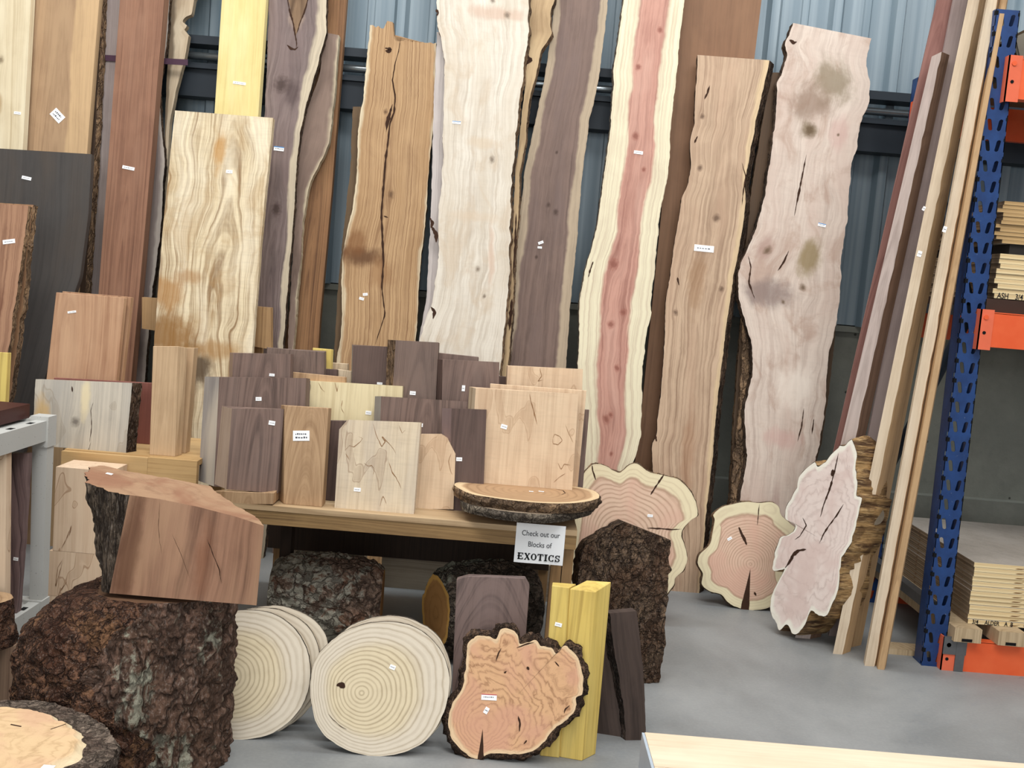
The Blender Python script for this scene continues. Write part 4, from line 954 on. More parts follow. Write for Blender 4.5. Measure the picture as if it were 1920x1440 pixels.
def slabserif(word, x0, z0, h, parent, M):
    mb = MB(); x = x0; th_ = h*.24; tn = h*.13
    def rect(a, b_, c_, d_): mb.box(x+a, x+b_, -.0044, -.0036, z0+c_, z0+d_, 0, M)
    def bar(p, q, w):
        p, q = V((p[0], 0, p[1])), V((q[0], 0, q[1])); d = (q-p).normalized(); e = V((d.z, 0, -d.x))*w/2
        pts = [M @ V((x+k.x, -.0044, z0+k.z)) for k in (p-e, q-e, q+e, p+e)]; mb.quad(pts)
    def arc(cx, cz, rx, rz, a0, a1, w0, w1):
        n = 20; L = []; R_ = []
        for k in range(n+1):
            a = math.radians(a0+(a1-a0)*k/n); w = w0+(w1-w0)*abs(math.cos(a))
            L.append(M @ V((x+cx+(rx-w)*math.cos(a), -.0044, z0+cz+(rz-tn)*math.sin(a)))); R_.append(M @ V((x+cx+rx*math.cos(a), -.0044, z0+cz+rz*math.sin(a))))
        mb.grid([[a, b_] for a, b_ in zip(L, R_)], 0, None, False)
    for ch in word:
        w = h*.86
        if ch == 'E': rect(h*.08, h*.08+th_, 0, h); rect(0, w*.95, 0, tn); rect(0, w*.95, h-tn, h); rect(0, w*.7, h*.44, h*.44+tn); rect(w*.82, w*.95, 0, h*.3); rect(w*.82, w*.95, h*.7, h); rect(w*.6, w*.7, h*.33, h*.67)
        elif ch == 'X': bar((h*.15, h), (w*.85, 0), th_); bar((h*.12, 0), (w*.88, h), tn); [rect(a, a+w*.36, c_, c_+tn*.8) for a in (0, w*.64) for c_ in (0, h-tn*.8)]
        elif ch == 'O': arc(w/2, h/2, w/2, h/2, 0, 360, tn*.6, th_)
        elif ch == 'T': rect(w/2-th_/2, w/2+th_/2, 0, h); rect(0, w, h-tn, h); rect(0, tn*.8, h*.7, h); rect(w-tn*.8, w, h*.7, h); rect(w*.25, w*.75, 0, tn*.8)
        elif ch == 'I': w = h*.5; rect(w/2-th_/2, w/2+th_/2, 0, h); rect(0, w, 0, tn*.8); rect(0, w, h-tn*.8, h)
        elif ch == 'C': arc(w/2, h/2, w/2, h/2, 42, 318, tn*.6, th_); rect(w*.78, w*.9, h*.66, h); rect(w*.78, w*.9, 0, h*.3)
        elif ch == 'S': w = h*.72; arc(w/2, h*.74, w/2, h*.26, 20, 270, tn*.5, th_*.8); arc(w/2, h*.27, w/2, h*.27, -200, 90, tn*.5, th_*.8); rect(w*.8, w*.95, h*.64, h); rect(w*.02, w*.16, 0, h*.34)
        x += w+h*.12
    return mb
W_ = 13.0*s; z_ = -32*s
slabserif('EXOTICS', -40.5*s, z_, W_, sign, Ms).build('bold_lettering', m_bk, sign, Ms)
# ---------------------------------------------------------------- blocks standing on the table
def T(y, tilt=7, yaw=0, z=None): return PL((0, y, ZT if z is None else z), tilt, yaw)
wn = wood('w_walnutblock', '#806558', '#513e36', '#866e62', False, sp=.016, ring=.6, fine=.5, slope=.12, h0=.0)
wn2 = wood('w_walnutblock_striped', '#7a6255', '#4d3d36', '#80695d', False, sp=.006, ring=.6, fine=.8, h0=.15)
wdk = wood('w_walnut_dark', '#624b42', '#3f2f2a', '#6a544a', False, sp=.012, ring=.5, fine=.5)
wsap = wood('w_sapwood', '#b0937a', '#8d6f58', '#bda189', False, sp=.006, ring=.5)
wgrey = wood('w_sap_grey', '#a59c92', '#7e746c', '#bdb4a6', False, sp=.03, ring=.4)
wmap = wood('w_mapleblock', '#dfbf97', '#bb9068', '#d8b48c', False, sps=.3, sp=.03, ring=.4, fine=.3, blotch=.6, spalt='#8c5c34', curl=.08)
wsp = wood('w_spalted', '#dfc9a6', '#b79a76', '#b9aa9a', False, sp=.02, ring=.35, fine=.4, blotch=.55, spalt='#74482c', sps=.4, curl=.1)
wsp2 = wood('w_spalted_yellow', '#e6d3a0', '#c4a872', '#dcc58e', False, sp=.02, ring=.35, fine=.4, spalt='#6e5436')
wtan = wood('w_tanblock', '#bd9669', '#92693f', '#ad8558', False, sp=.013, ring=.6, fine=.5, slope=.15, h0=.02)
wcan = wood('w_canary', '#e0c250', '#bd9a33', '#ead273', False, sp=.008, ring=.55, fine=.4)
wpl = wood('w_poplar', '#cfae80', '#a98757', '#d9bd93', False, sp=.01, ring=.45)
wp = wood('w_palepiece', '#cdb592', '#a98c68', '#d9c5a6', False)
D = 'wood block'
y1 = hit_z((700, 958), ZT).y
foot = block('riser_board', 'small tan board lying flat under the front left walnut block on the table', 'wood board', [(420, 945), (512, 946), (514, 924), (421, 921)],
      T(hit_z((470, 945), ZT).y, 0), .20, wtan, bl=[(396, 944), (397, 921)], snap=False)
zr = foot.matrix_world.translation.z + .05
pr = T(y1+.02, 7)
zf = atY((470, 922), hit_z((470, 945), ZT).y+.03).z
block('walnut_block', 'dark walnut block with a paler slanted left side, standing on the small tan board', D, [(424, 921), (521, 921), (532, 767), (435, 766)], PL(hit_z((472, 921), zf), 7), .06, wn,
      [(510, 793, 12, 8, 5)], bl=[(402, 912), (416, 761)], sidemat=wsap, sidename='slanted_sapwood')
block('tan_block', 'tall tan block with a large handwritten white card, front row of the table', D, [(532, 949), (604, 947), (616, 765), (533, 760)], on((568, 948), ZT, 7), .06, wtan,
      [(565, 817, 31, 19, -5, 'price_card')], bl=[(521, 945), (527, 759)])
block('walnut_block', 'thin dark walnut block squeezed between the tan block and the spalted maple block', D, [(598, 946), (640, 948), (655, 789), (614, 788)], T(y1+.10, 6), .03, wdk)
block('spalted_block', 'pale spalted maple block with clipped top left corner and squiggly dark lines', D, [(627, 955), (776, 961), (789, 792), (652, 787), (636, 805)], on((700, 958), ZT, 8), .045, wsp,
      [(670, 918, 13, 7, 0)], cracks=[([(700, 795), (705, 815), (712, 830), (716, 838), (722, 828), (716, 818), (728, 830), (738, 842), (742, 850)], 1.6), ([(729, 866), (735, 885), (742, 895), (748, 905), (752, 915)], 1.8), ([(646, 845), (655, 835), (664, 838), (676, 828), (680, 822), (672, 818)], 1.2), ([(648, 850), (655, 862)], 1.4), ([(682, 868), (690, 874), (697, 872), (702, 880), (700, 890)], 1.4), ([(712, 950), (718, 930), (725, 945)], 1.4), ([(748, 798), (754, 812), (760, 806)], 1.2)])
block('maple_block', 'small tan maple block with a clipped top right corner, right of the spalted block', D, [(777, 954), (850, 955), (854, 851), (839, 822), (826, 814), (789, 814)], on((815, 955), ZT, 7), .05, wmap, snap=False,
      cracks=[([(846, 850), (841, 865), (844, 880), (848, 890)], 1.3)])
block('walnut_block', 'dark walnut block with a lilac slanted left side beside the large maple block', D, [(842, 955), (905, 958), (912, 768), (847, 766)], T(y1+.11, 6), .06, wdk, [(861, 861, 11, 7, -3)], bl=[(826, 952), (829, 765)], sidemat=wood('w_lilacside', '#8d7470', '#6f5a57', '#9a827d', False), sidename='slanted_sapwood')
block('maple_block', 'large square peach maple block behind the stacked bark-edged slices', D, [(880, 915), (1073, 915), (1085, 739), (892, 728)], T(y1+.13, 7), .05, wmap, [(945, 800, 12, 8, 12)], bl=[(868, 912), (880, 725)], sidemat=wp, sidename='pale_side',
      cracks=[([(993, 738), (996, 755), (1002, 775), (1007, 796)], 2.5), ([(1036, 822), (1040, 814), (1050, 818), (1054, 826), (1046, 834), (1037, 832), (1036, 822)], 1.4), ([(1060, 796), (1066, 812), (1075, 830)], 1.2), ([(1046, 868), (1052, 880), (1058, 870), (1070, 872)], 1.6), ([(1038, 905), (1048, 895), (1060, 888)], 1.4)])
block('maple_block', 'second large maple block showing as a pale rim behind the big peach one', D, [(915, 915), (1083, 915), (1100, 732), (919, 719)], T(y1+.20, 7), .05, wmap)
block('walnut_block', 'sliver of dark walnut block at the right end behind the pale maple blocks', D, [(1040, 900), (1094, 900), (1105, 768), (1050, 765)], T(y1+.27, 7), .03, wn)
block('maple_block', 'blotchy pale maple block, rearmost and topmost at the right end of the table', D, [(940, 900), (1086, 900), (1093, 692), (952, 686)], T(y1+.33, 6), .05, wmap, cracks=[([(1012, 690), (1016, 705), (1008, 715), (1018, 712)], 1.5)], bl=[(938, 898), (950, 685)])
block('walnut_block', 'wide walnut block with a grey slanted left side, behind the spalted maple block', D, [(708, 900), (872, 905), (879, 753), (715, 743)], T(y1+.20, 7), .05, wn, [(788, 797, 10, 7, 0)], bl=[(696, 898), (703, 743)], sidemat=wgrey, sidename='grey_side')
block('spalted_block', 'yellow-cream spalted block with fine dark streaks and a grey left side', D, [(574, 900), (747, 905), (755, 724), (582, 714)], T(y1+.30, 7), .05, wsp2, [(691, 774, 11, 7, 0)], bl=[(567, 896), (574, 713)], sidemat=wgrey, sidename='grey_side',
      cracks=[([(597, 717), (602, 728), (609, 735)], 1.2), ([(642, 750), (640, 765), (645, 775)], 1.5), ([(628, 716), (632, 735), (634, 722)], 1.2)])
yb10 = hit_z((401, 912), ZT).y
block('walnut_block', 'large walnut block with a broad grey-and-cream left side at the left end of the table', D, [(401, 912), (566, 914), (574, 709), (411, 707)], T(yb10, 7), .07, wn, [(485, 748, 11, 7, -5)], bl=[(372, 905), (384, 706)], sidemat=wood('w_litside', '#a39b94', '#8a817b', '#d3c3ab', False, sp=.04, ring=.3, blotch=.8), sidename='lit_sapwood_side')  # light reflecting off the live-edge left side is put into its grey-cream colour
block('walnut_block', 'walnut block behind the large left walnut block, its head overlapping the curly plank', D, [(430, 880), (540, 884), (545, 664), (437, 662)], T(yb10+.10, 6), .05, wn, [(510, 703, 10, 5, 0)], bl=[(424, 880), (431, 661)], sidemat=wsap, sidename='slanted_sapwood')
block('walnut_block', 'low broad walnut block with a pale right side, in front of the small yellow block', D, [(495, 880), (604, 886), (608, 660), (500, 651)], T(yb10+.20, 6), .05, wn2, br=[(610, 884), (612, 658)])
block('yellow_block', 'small bright yellow block peeping out at the rear of the table', D, [(585, 880), (612, 884), (622, 655), (586, 652)], T(yb10+.28, 5), .04, wcan)
block('tan_block', 'low tan board-like block seen as a strip above the yellow spalted block', D, [(540, 880), (644, 884), (648, 707), (545, 697)], T(yb10+.16, 5), .03, wtan)
block('walnut_block', 'little dark walnut block end beside the yellow block', D, [(604, 880), (630, 884), (632, 693), (608, 691)], T(yb10+.27, 4), .03, wdk, base=ZT)
block('pale_block', 'pale block with flat top between the yellow block and the walnut blocks', D, [(616, 880), (650, 884), (652, 682), (621, 680)], T(yb10+.36, 3), .03, wp)
block('pale_block', 'lower pale block just in front of the flat-topped pale block', D, [(630, 880), (656, 884), (659, 696), (632, 692)], T(yb10+.31, 3), .025, wp)
block('walnut_block', 'walnut block with a pale left side, left neighbour of the tallest walnut block', D, [(655, 880), (720, 884), (727, 650), (662, 648)], T(y1+.42, 6), .08, wdk, [(712, 719, 10, 4, 0)], bl=[(654, 880), (660, 646)], sidemat=wgrey, sidename='pale_side')
block('walnut_block', 'tallest walnut block with a strip of brown bark on its left edge', D, [(727, 880), (811, 884), (822, 642), (742, 638)], T(y1+.34, 6), .06, wn2, [(774, 737, 11, 7, 0)], bl=[(716, 880), (727, 637)], sidemat=bk_tan, sidename='bark_strip')
block('walnut_block', 'walnut block with a tan right third, between the tallest walnut block and the maple blocks', D, [(826, 880), (934, 884), (936, 679), (830, 674)], T(y1+.30, 6), .05, wood('w_walnut_twotone', '#6b5453', '#4a3a3a', '#77605e', True) if False else wn, [(869, 728, 6, 11, 0)], bl=[(815, 880), (819, 673)], sidemat=wdk, sidename='dark_side')
block('walnut_block', 'walnut board edge rising behind the two-tone walnut block', D, [(815, 880), (895, 884), (897, 669), (820, 661)], T(y1+.42, 5), .04, wn)
block('walnut_block', 'small dark walnut corner left of the blotchy rear maple block', D, [(915, 880), (946, 884), (949, 706), (917, 703)], T(y1+.42, 5), .03, wdk)

# stacked bark-edged slices on the table
rb_ = block('riser_block', 'small brown block under the stacked bark-edged slices', D, [(932, 975), (1020, 980), (1020, 962), (932, 960)], T(hit_z((980, 982), ZT).y+.05, 0), .16, wdk, snap=False)
def flatslice(label, O, z, th, mat, bk, tg=(), rim=.012, K=12, cracks=()):
    c = V((0, 0, 0)); P = [hit_z(p, z+th) for p in O]; c = sum(P, V())/len(P)
    pl = PL((c.x, c.y, z+th), 90, 0)
    return cookie('bark_edged_slice', label, 'wood slice', O, ((min(p[0] for p in O)+max(p[0] for p in O))/2, sum(p[1] for p in O)/len(O)), pl, th, mat, bk, tg, sub=7, rim=rim, lump=.010, live=.003, K=K, bands=6, cracks=cracks)
m_sl = ringwood('ring_slice_brown', '#b08a62', '#85613f', '#d8b98c', .2, .02, .012, contrast=.5)
m_sl2 = ringwood('ring_slice_grey', '#97816a', '#6f5a46', '#a8937a', .2, .02, .012, contrast=.5)
zs1 = ZT+.034; 
flatslice('lower grey bark-edged slice in the stack on the right of the table', [(866, 936), (900, 950), (960, 960), (1030, 964), (1085, 956), (1112, 944), (1080, 925), (1000, 915), (920, 918)], zs1, .030, m_sl2, bk_grey)
flatslice('upper oval bark-edged slice with a brown face on the right of the table', [(852, 909), (880, 925), (930, 934), (990, 941), (1050, 944), (1095, 941), (1124, 932), (1108, 918), (1050, 909), (990, 906), (925, 902), (870, 903)], zs1+.031, .034, m_sl, bk_tan,
          [(996, 922, 8, 4, 0), (1015, 922, 10, 4, 15)], cracks=[([(1040, 917), (1056, 920), (1060, 925), (1052, 928)], 2)])

# ---------------------------------------------------------------- boards and crate left of the table
CZ = hit_z((310, 853), 0).z
pc = atY((310, 853), 3.62); CZ = pc.z
def crate():
    e = empty('low_crate', (atY((312, 880), 3.58).x, 3.58, 0)); setp(e, 'low tan wooden crate behind the big half log, carrying boards and square posts', 'crate')
    x0, x1, xm_ = atY((120, 870), 3.58).x, atY((373, 880), 3.58).x, atY((281, 870), 3.58).x
    mt = wood('w_crate', '#c99f5e', '#a67a3e', '#d4ae72', False, sp=.02, ring=.35, axis='x')
    boxm('side_board', xm_+.001, x1, 3.555, 3.58, CZ-.16, CZ-.001, mt, e); boxm('side_board', x0, xm_, 3.556, 3.58, CZ-.16, CZ-.004, mt, e)
    boxm('top_board', x0, x1, 3.581, 4.02, CZ-.02, CZ, mt, e)
    for x in (x0+.02, x1-.07):
        for y in (3.585, 3.95): boxm('leg', x, x+.05, y, y+.05, 0, CZ-.021, mt, e)
crate()
wpost = wood('w_post', '#cda97c', '#ac8659', '#c49d6d', False, sp=.006, ring=.4, fine=.5)
def C(y, tilt=4, yaw=0): return PL((0, y, CZ), tilt, yaw)
block('square_post', 'pale square post standing on the low crate in front of its twin', 'wood post', [(280, 853), (328, 854), (333, 649), (287, 649)], C(3.60, 4), .05, wpost, br=[(341, 850), (352, 652)])
block('square_post', 'pale square post standing on the low crate, rear one of the two', 'wood post', [(310, 848), (348, 846), (364, 652), (330, 651)], C(3.68, 4), .05, wpost)
block('padouk_board', 'dull red board behind the grey spalted slab, seen left of the square posts', 'wood board', [(95, 850), (280, 856), (285, 718), (101, 708)], C(3.80, 4), .025, wood('w_redboard', '#8c5144', '#6f3d33', '#965a4c', False, sp=.02, ring=.4), base=CZ)
gs = slab('spalted_slab', 'square grey and cream spalted slab with bark on its right edge, beside the white shelf', 'wood slab',
     [(55, 880), (62, 800), (67, 711)], [(234, 876), (240, 800), (248, 718)], C(3.60, 5), .045, wood('w_greyspalt', '#cfc3ae', '#a39a8c', '#b0a89c', True, sp=.02, ring=.45, fine=.4, width=.36, blotch=.8, spalt='#8a7458', sps=.3, knots=[(-.02, .1, .012)], stains=[(.01, .18, .02, .1, '#e6d5ae', .9), (-.14, .1, .03, .1, '#cfa765', .7)]),
     bk_dark, fr=.020, top=None, live=.001, edgeL=False, cracks=[([(168, 830), (172, 800), (170, 770), (175, 755)], 1.5), ([(135, 724), (136, 735)], 3), ([(170, 830), (165, 850), (168, 870)], 1.6)])
block('padauk_pair_board', 'front board of a pair, orange-tan with arched grain, standing behind the grey spalted slab', 'wood board', [(87, 710), (218, 713), (233, 558), (105, 548)], C(3.90, 6), .03,
      wood('w_arched', '#c4946a', '#a06a45', '#cfa47a', False, sp=.03, ring=.6, slope=.16, h0=-.05, uc=-.07), [(135, 585, 16, 4, -12)], base=CZ)
block('padauk_pair_board', 'rear board of the orange-tan pair, seen as a thin rim at its right and top', 'wood board', [(100, 710), (228, 713), (246, 557), (117, 546)], C(3.95, 6), .03, wood('w_arched2', '#b98a60', '#8f6240', '#c2956c', False, sp=.02), base=CZ)
# pale blocks stacked beside the shelf
wpm = wood('w_pinkmapleblock', '#e3c4a0', '#c99f78', '#dcb892', False, sp=.03, ring=.35, spalt='#8d6240')
zA_ = atY((130, 1150), 3.40).z; z3 = atY((130, 877), 3.40).z; z2 = atY((130, 1035), 3.40).z
x0_, x1_ = atY((90, 1090), 3.40).x, atY((200, 1090), 3.40).x
for nm, za, zb, dx, lb in (('maple_cube', 0, z2-.153*0-(z2-0)*.5, .0, 'lowest pale maple block behind the burl log, mostly hidden beside the shelf post'), ('maple_cube', z2*.5, z2, .0, 'pale maple block with dark squiggles, middle of the three stacked beside the shelf post'), ('maple_cube', z2, z3, .012, 'pale pink maple block, topmost of the three stacked beside the shelf post')):
    mb = MB(); mb.box(x0_+dx, x1_, 3.40, 3.54, za+.0005, zb-.0005)
    c_ = V(((x0_+x1_)/2, 3.40, za))
    o = mb.build(nm, wpm, None, Matrix.Translation(c_)); setp(o, lb, 'wood block')
    if za > 0:
        k = MB(); pq = PL((0, 3.399, 0))
        for q in (([(134, 985), (125, 1010), (115, 1028)], [(134, 985), (130, 1005)]) if zb > z2 else ([(120, 1045), (108, 1065), (104, 1100), (110, 1080), (118, 1050)], [(126, 1090), (112, 1110), (106, 1130)])): crack(k, pq, q, 1.6, 0)
        k.build('spalt_line', m_hole if False else plain('spalt_brown', '#7d5a3c', .8), o)
# tall reddish boards at the far left and a yellow one
slab('reddish_slab', 'reddish-tan slab at the far left edge, in front of the charcoal board', 'wood slab',
     [(-90, 760), (-70, 560), (-50, 378)], [(-5, 790), (5, 740), (14, 660), (30, 560), (41, 480), (48, 430), (53, 386)], PL((0, 3.95, 0), 7), .035, wood('w_reddish', '#b0805c', '#86573c', '#bd9069', True, sp=.012, ring=.7, stains=[(.04, 1.1, .02, .1, '#6b3e2c', .5)]), bk_tan, top=None, edgeL=False, tg=[(17, 453, 23, 8, -12)], live=.003)
slab('reddish_slab', 'second reddish slab whose rough bark edge shows right of the far-left one', 'wood slab',
     [(-80, 760), (-60, 560), (-40, 378)], [(5, 790), (18, 750), (28, 690), (36, 620), (44, 560), (52, 480), (58, 420), (62, 384)], PL((0, 4.03, 0), 7), .035, wood('w_reddish2', '#a87c52', '#80563a', '#b58a60', True), bk_tan, top=None, edgeL=False, live=.004, fr=.004)
block('yellow_board', 'short yellow board at the far left edge, behind the white shelf', 'wood board', [(-30, 770), (9, 765), (14, 661), (-30, 659)], PL((0, 3.6, 0), 5), .03, wcan, base=0)

# ---------------------------------------------------------------- white plastic shelf at the left edge
def plastic():
    n = N('speckled_white_plastic', .5, .4); ob = n.coord(); v_ = n.noise(ob, 170, 2, .5)
    return n.out(n.mix(n.ss(v_, .70, .74), n.mix(n.noise(ob, 4, 2), '#b6b5af', '#c5c4be'), '#6f6d6b'))
m_pla = plastic()
SY = 3.12; pA = atY((101, 790), SY); SX = pA.x; SZ = pA.z
shelf = empty('plastic_shelf', (SX-.4, SY-.4, 0)); setp(shelf, 'white speckled plastic shelving unit at the left edge', 'shelf')
zlow = atY((82, 1125), SY).z
def deck(z, name):
    b = MB(); x0, y0 = SX-1.0, SY-.95
    b.box(x0, SX-.005, y0, SY-.005, z-.012, z)
    b.box(SX-.035, SX, y0, SY, z-.055, z+.008); b.box(x0, SX-.035, SY-.035, SY, z-.055, z+.008)
    for k in range(6): b.box(x0, SX-.035, y0+.08+k*.14, y0+.10+k*.14, z-.045, z-.012)
    ob = b.build(name, m_pla, shelf)
    h = MB()
    for k in range(6): h.box(SX-.026, SX-.010, SY-.13-k*.12, SY-.10-k*.12, z+.0078, z+.0085)
    h.build('slot', m_hole, ob)
deck(SZ, 'shelf_deck'); deck(zlow, 'shelf_deck')
def ppost(x, y):
    b = MB()
    for za, zb in ((0, zlow-.055), (zlow+.0085, SZ-.055)):
        w0, w1 = .040, .046
        q = []
        for z, w in ((za, w0 if za else .042), (zb, w1)):
            q.append([V((x-w, y-w, z)), V((x+.0, y-w, z)), V((x, y, z)), V((x-w, y, z)), V((x-w, y-w, z))])
        b.grid(q, 0, None, False)
    for z in (zlow, SZ): b.box(x-.052, x+.004, y-.052, y+.004, z-.075, z+(.02 if z == SZ else .012))
    b.build('post', m_pla, shelf)
ppost(SX+.002, SY+.002); ppost(SX-.96, SY+.002); ppost(SX+.002, SY-.9); ppost(SX-.96, SY-.9)
mb = MB(); pX = atY((25, 790), SY-.12); mb.box(pX.x-.3, pX.x, SY-.2, SY-.02, SZ+.009, SZ+.052); setp(mb.build('dark_red_box', plain('dark_red_wood', '#3f1a17', .4, .2, 30), None, Matrix.Translation((pX.x, SY-.2, SZ+.009))), 'dark red wooden block lying on top of the white shelf', 'wood block')
slab('figured_slab', 'purple-brown figured slab leaning inside the white shelf', 'wood slab', [(-70, 1105), (-70, 850)], [(34, 1105), (44, 980), (52, 850)], PL((0, SY-.16, zlow+.009), 4), .03,
     wood('w_figured', '#7c625e', '#4e3a3a', '#8c726c', True, sp=.012, ring=.8, warp=.09, slope=.1), None, top=None, live=.001, tg=[(30, 1048, 9, 6, 3)], base=zlow+.009)
slab('pale_slab', 'pale orange slab behind the figured slab inside the white shelf', 'wood slab', [(-90, 1105), (-90, 850)], [(10, 1105), (12, 850)], PL((0, SY-.30, zlow+.009), 4), .03, wpm, None, top=None, live=.0)
cp = atY((0, 1075), SY-.42)
log('burl_chunk', 'small dark burl chunk with a golden scar lying on the lower shelf deck', 'wood chunk', V((cp.x-.05, cp.y, zlow+.009)), lambda a, t: .085*(1.0-.15*t+.08*math.sin(3*a)), 0, .13, bk_burl, wtan, 60, 16, 20, .012)
for nm, lb, px, yy, hh in (('brown_board', 'brown board standing on the floor under the white shelf deck, at the left edge', 26, SY-.22, .17),):
    q = atY((px, 1200), yy).x; mb = MB(); mb.box(q-.3, q, yy, yy+.03, 0, zlow-.07); setp(mb.build(nm, wood('w_undershelf', '#a88466', '#80604a', '#b59478', False, sp=.006), None, Matrix.Translation((q-.1, yy, 0))), lb, 'wood board')

# ---------------------------------------------------------------- logs at the left foreground
BL = V((atY((285, 1300), 2.58).x, 2.62, 0)); HZ = atY((340, 1116), 2.50).z
def gauss(a, c_, w):
    d = (a-c_+math.pi) % (2*math.pi)-math.pi
    return math.exp(-(d/w)**2)
def burl_r(a, t):
    r = .182-.03*max(0, (t-.8)/.2)*gauss(a, math.radians(200), 1.2)
    z = t
    b = gauss(a, math.radians(205), .95)*.175*math.sqrt(max(0, 1-(abs(z-.40)/.60)**2.6))
    b += gauss(a, math.radians(262), .5)*.045*math.exp(-((z-.30)/.3)**2)
    return r+b+.012*math.sin(3*a+2*z)
burl = log('burl_log', 'huge dark trunk section with a warty burl bulging on its left, carrying the half log', 'log', BL, burl_r, 0, HZ-.012,
    bk_burl, ringwood('burl_cut', '#5f4331', '#432c1f', '#6f5039', .2), 420, 240, 15, .016)
burl.data.materials.append(bk_lichen)
for p in burl.data.polygons:
    c_ = p.center; a = math.degrees(math.atan2(c_.y, c_.x)) % 360
    if (a > 268+18*math.sin(c_.z*14)+10*noise.noise(c_*20) or a < 70): p.material_index = 1

# half log: upright chunk, bark on the left, sawn face towards the viewer, sloping sawn head
def halflog():
    y = 2.47; pl = PL((0, y, HZ), -1.0)
    fl_, fr_ = pl.at((205, 1113)), pl.at((482, 1119)); tl, tr = pl.at((243, 928)), pl.at((495, 986))
    # head outline, seen on a sloping plane through the top edge of the sawn face
    head = [(243, 928), (300, 936), (370, 950), (440, 968), (495, 986), (478, 968), (440, 948), (408, 925), (392, 912), (350, 903), (290, 893), (240, 884), (200, 874), (170, 876), (162, 886), (166, 903), (190, 912), (215, 921)]
    ex = (tr-tl).normalized(); sl = V((0, 1, .03)); nrm = ex.cross(sl).normalized()
    def onh(p):
        d = ray(*p); return CP+d*((tl-CP).dot(nrm)/d.dot(nrm))
    H = [onh(p) for p in head]
    n = len(H); foot_ = []
    mid = (fl_+fr_)/2
    for i, p in enumerate(H):
        if i <= 4: t = i/4; q = fl_.lerp(fr_, t)
        else:
            q = V((p.x, p.y, HZ)); ux = (p.x-tl.x)/(tr.x-tl.x); q.x = fl_.x+(fr_.x-fl_.x)*ux
            if ux < 0: q.x = fl_.x+ux*.05
            q.y = y+.01+(p.y-y)*.9
        q.z = HZ; foot_.append(q)
    def dens(P, k=10):
        out = []
        for i in range(len(P)): out += [P[i].lerp(P[(i+1) % len(P)], s_/k) for s_ in range(k)]
        return out
    Hd, Fd = dens(H), dens(foot_); N_ = len(Hd); rows = 60
    c_ = sum(Fd, V())/N_
    M = Matrix.Translation((c_.x, c_.y, HZ))
    wb = MB(); bb = MB(); cb = MB(); fx = 40
    # sawn face
    G = []; U = []
    for r in range(13):
        t = r/12; G.append([Fd[i].lerp(Hd[i], t) for i in range(fx+1)]); U.append([((Fd[i]-fl_).length-.2, (Hd[i].z-HZ)*t) for i in range(fx+1)])
    wb.grid(G, 0, U, False)
    B_ = []
    ids = list(range(fx, N_))+[0]
    for r in range(rows+1):
        t = r/rows; row = []
        for i in ids:
            p = Fd[i].lerp(Hd[i], t); e = V((p.x-c_.x-.02, p.y-c_.y, 0)).normalized()
            q = V((p.x, p.y, p.z*.25))
            a = .0 if i in (fx, 0) else 1
            row.append(p+e*a*(rockbark(q, 26, .015)+.004)*(1 if p.x < c_.x-.03 else .35))
        B_.append(row)
    bb.grid(B_, 0, None, True)
    top = [Hd[i] for i in range(fx+1)]+B_[-1][1:-1]; cc = sum(top, V())/len(top); i0 = cb.add(top+[cc]); L = len(top)
    for i in range(L):
        R_ = (top[i]-cc).length; R2 = (top[(i+1) % L]-cc).length
        cb.face([i0+i, i0+(i+1) % L, i0+L], 0, [(R_, .85), (R2, .85), (0, 0)])
    bot = [Fd[i] for i in range(fx+1)]+B_[0][1:-1]; i0 = cb.add(bot+[V((c_.x, c_.y, HZ))])
    for i in range(L): cb.face([i0+(i+1) % L, i0+i, i0+L], 0, [(.1, 0), (.1, 0), (0, 0)])
    crack(wb, pl, [(300, 940), (297, 990), (303, 1040)], 1.2, 1); crack(wb, pl, [(322, 1000), (340, 1040), (356, 1085)], 1.0, 1); crack(wb, pl, [(388, 1010), (400, 1040), (412, 1070), (415, 1095)], 2.2, 1)
    ob = wb.build('half_log', [wood('w_halflog', '#9c6f51', '#63402b', '#b08560', True, sp=.035, ring=.5, fine=.5, warp=.05, blotch=.8, stains=[(-.17, .12, .03, .25, '#54331d', .6), (.02, .1, .03, .1, '#7a4a30', .5)]), M_crack], None, M)
    setp(ob, 'thick half log with red-brown sawn face and dark bark, resting on the burl log', 'log')
    bb.build('bark', bk_grey_dark, ob, M)
    cu = cb.build('cut_head', ringwood('halflog_head', '#a5805f', '#744a33', '#b58f6b', .35, .02, .03, contrast=.4, burl=.14, c2='#8a5a40'), ob, M)
    t_ = MB(); p = onh((205, 889)); 
    Mt = frame(p+nrm*.001, ex, nrm, ex.cross(nrm)); t_.box(-.008, .008, -.0005, .0005, -.006, .006, 0, Mt); t_.build('price_tag', M_paper, ob)
bk_grey_dark = bark('bark_furrowed_dark', '#2e2620', '#5f5142', '#1f1813', None, 40, .18)
halflog()

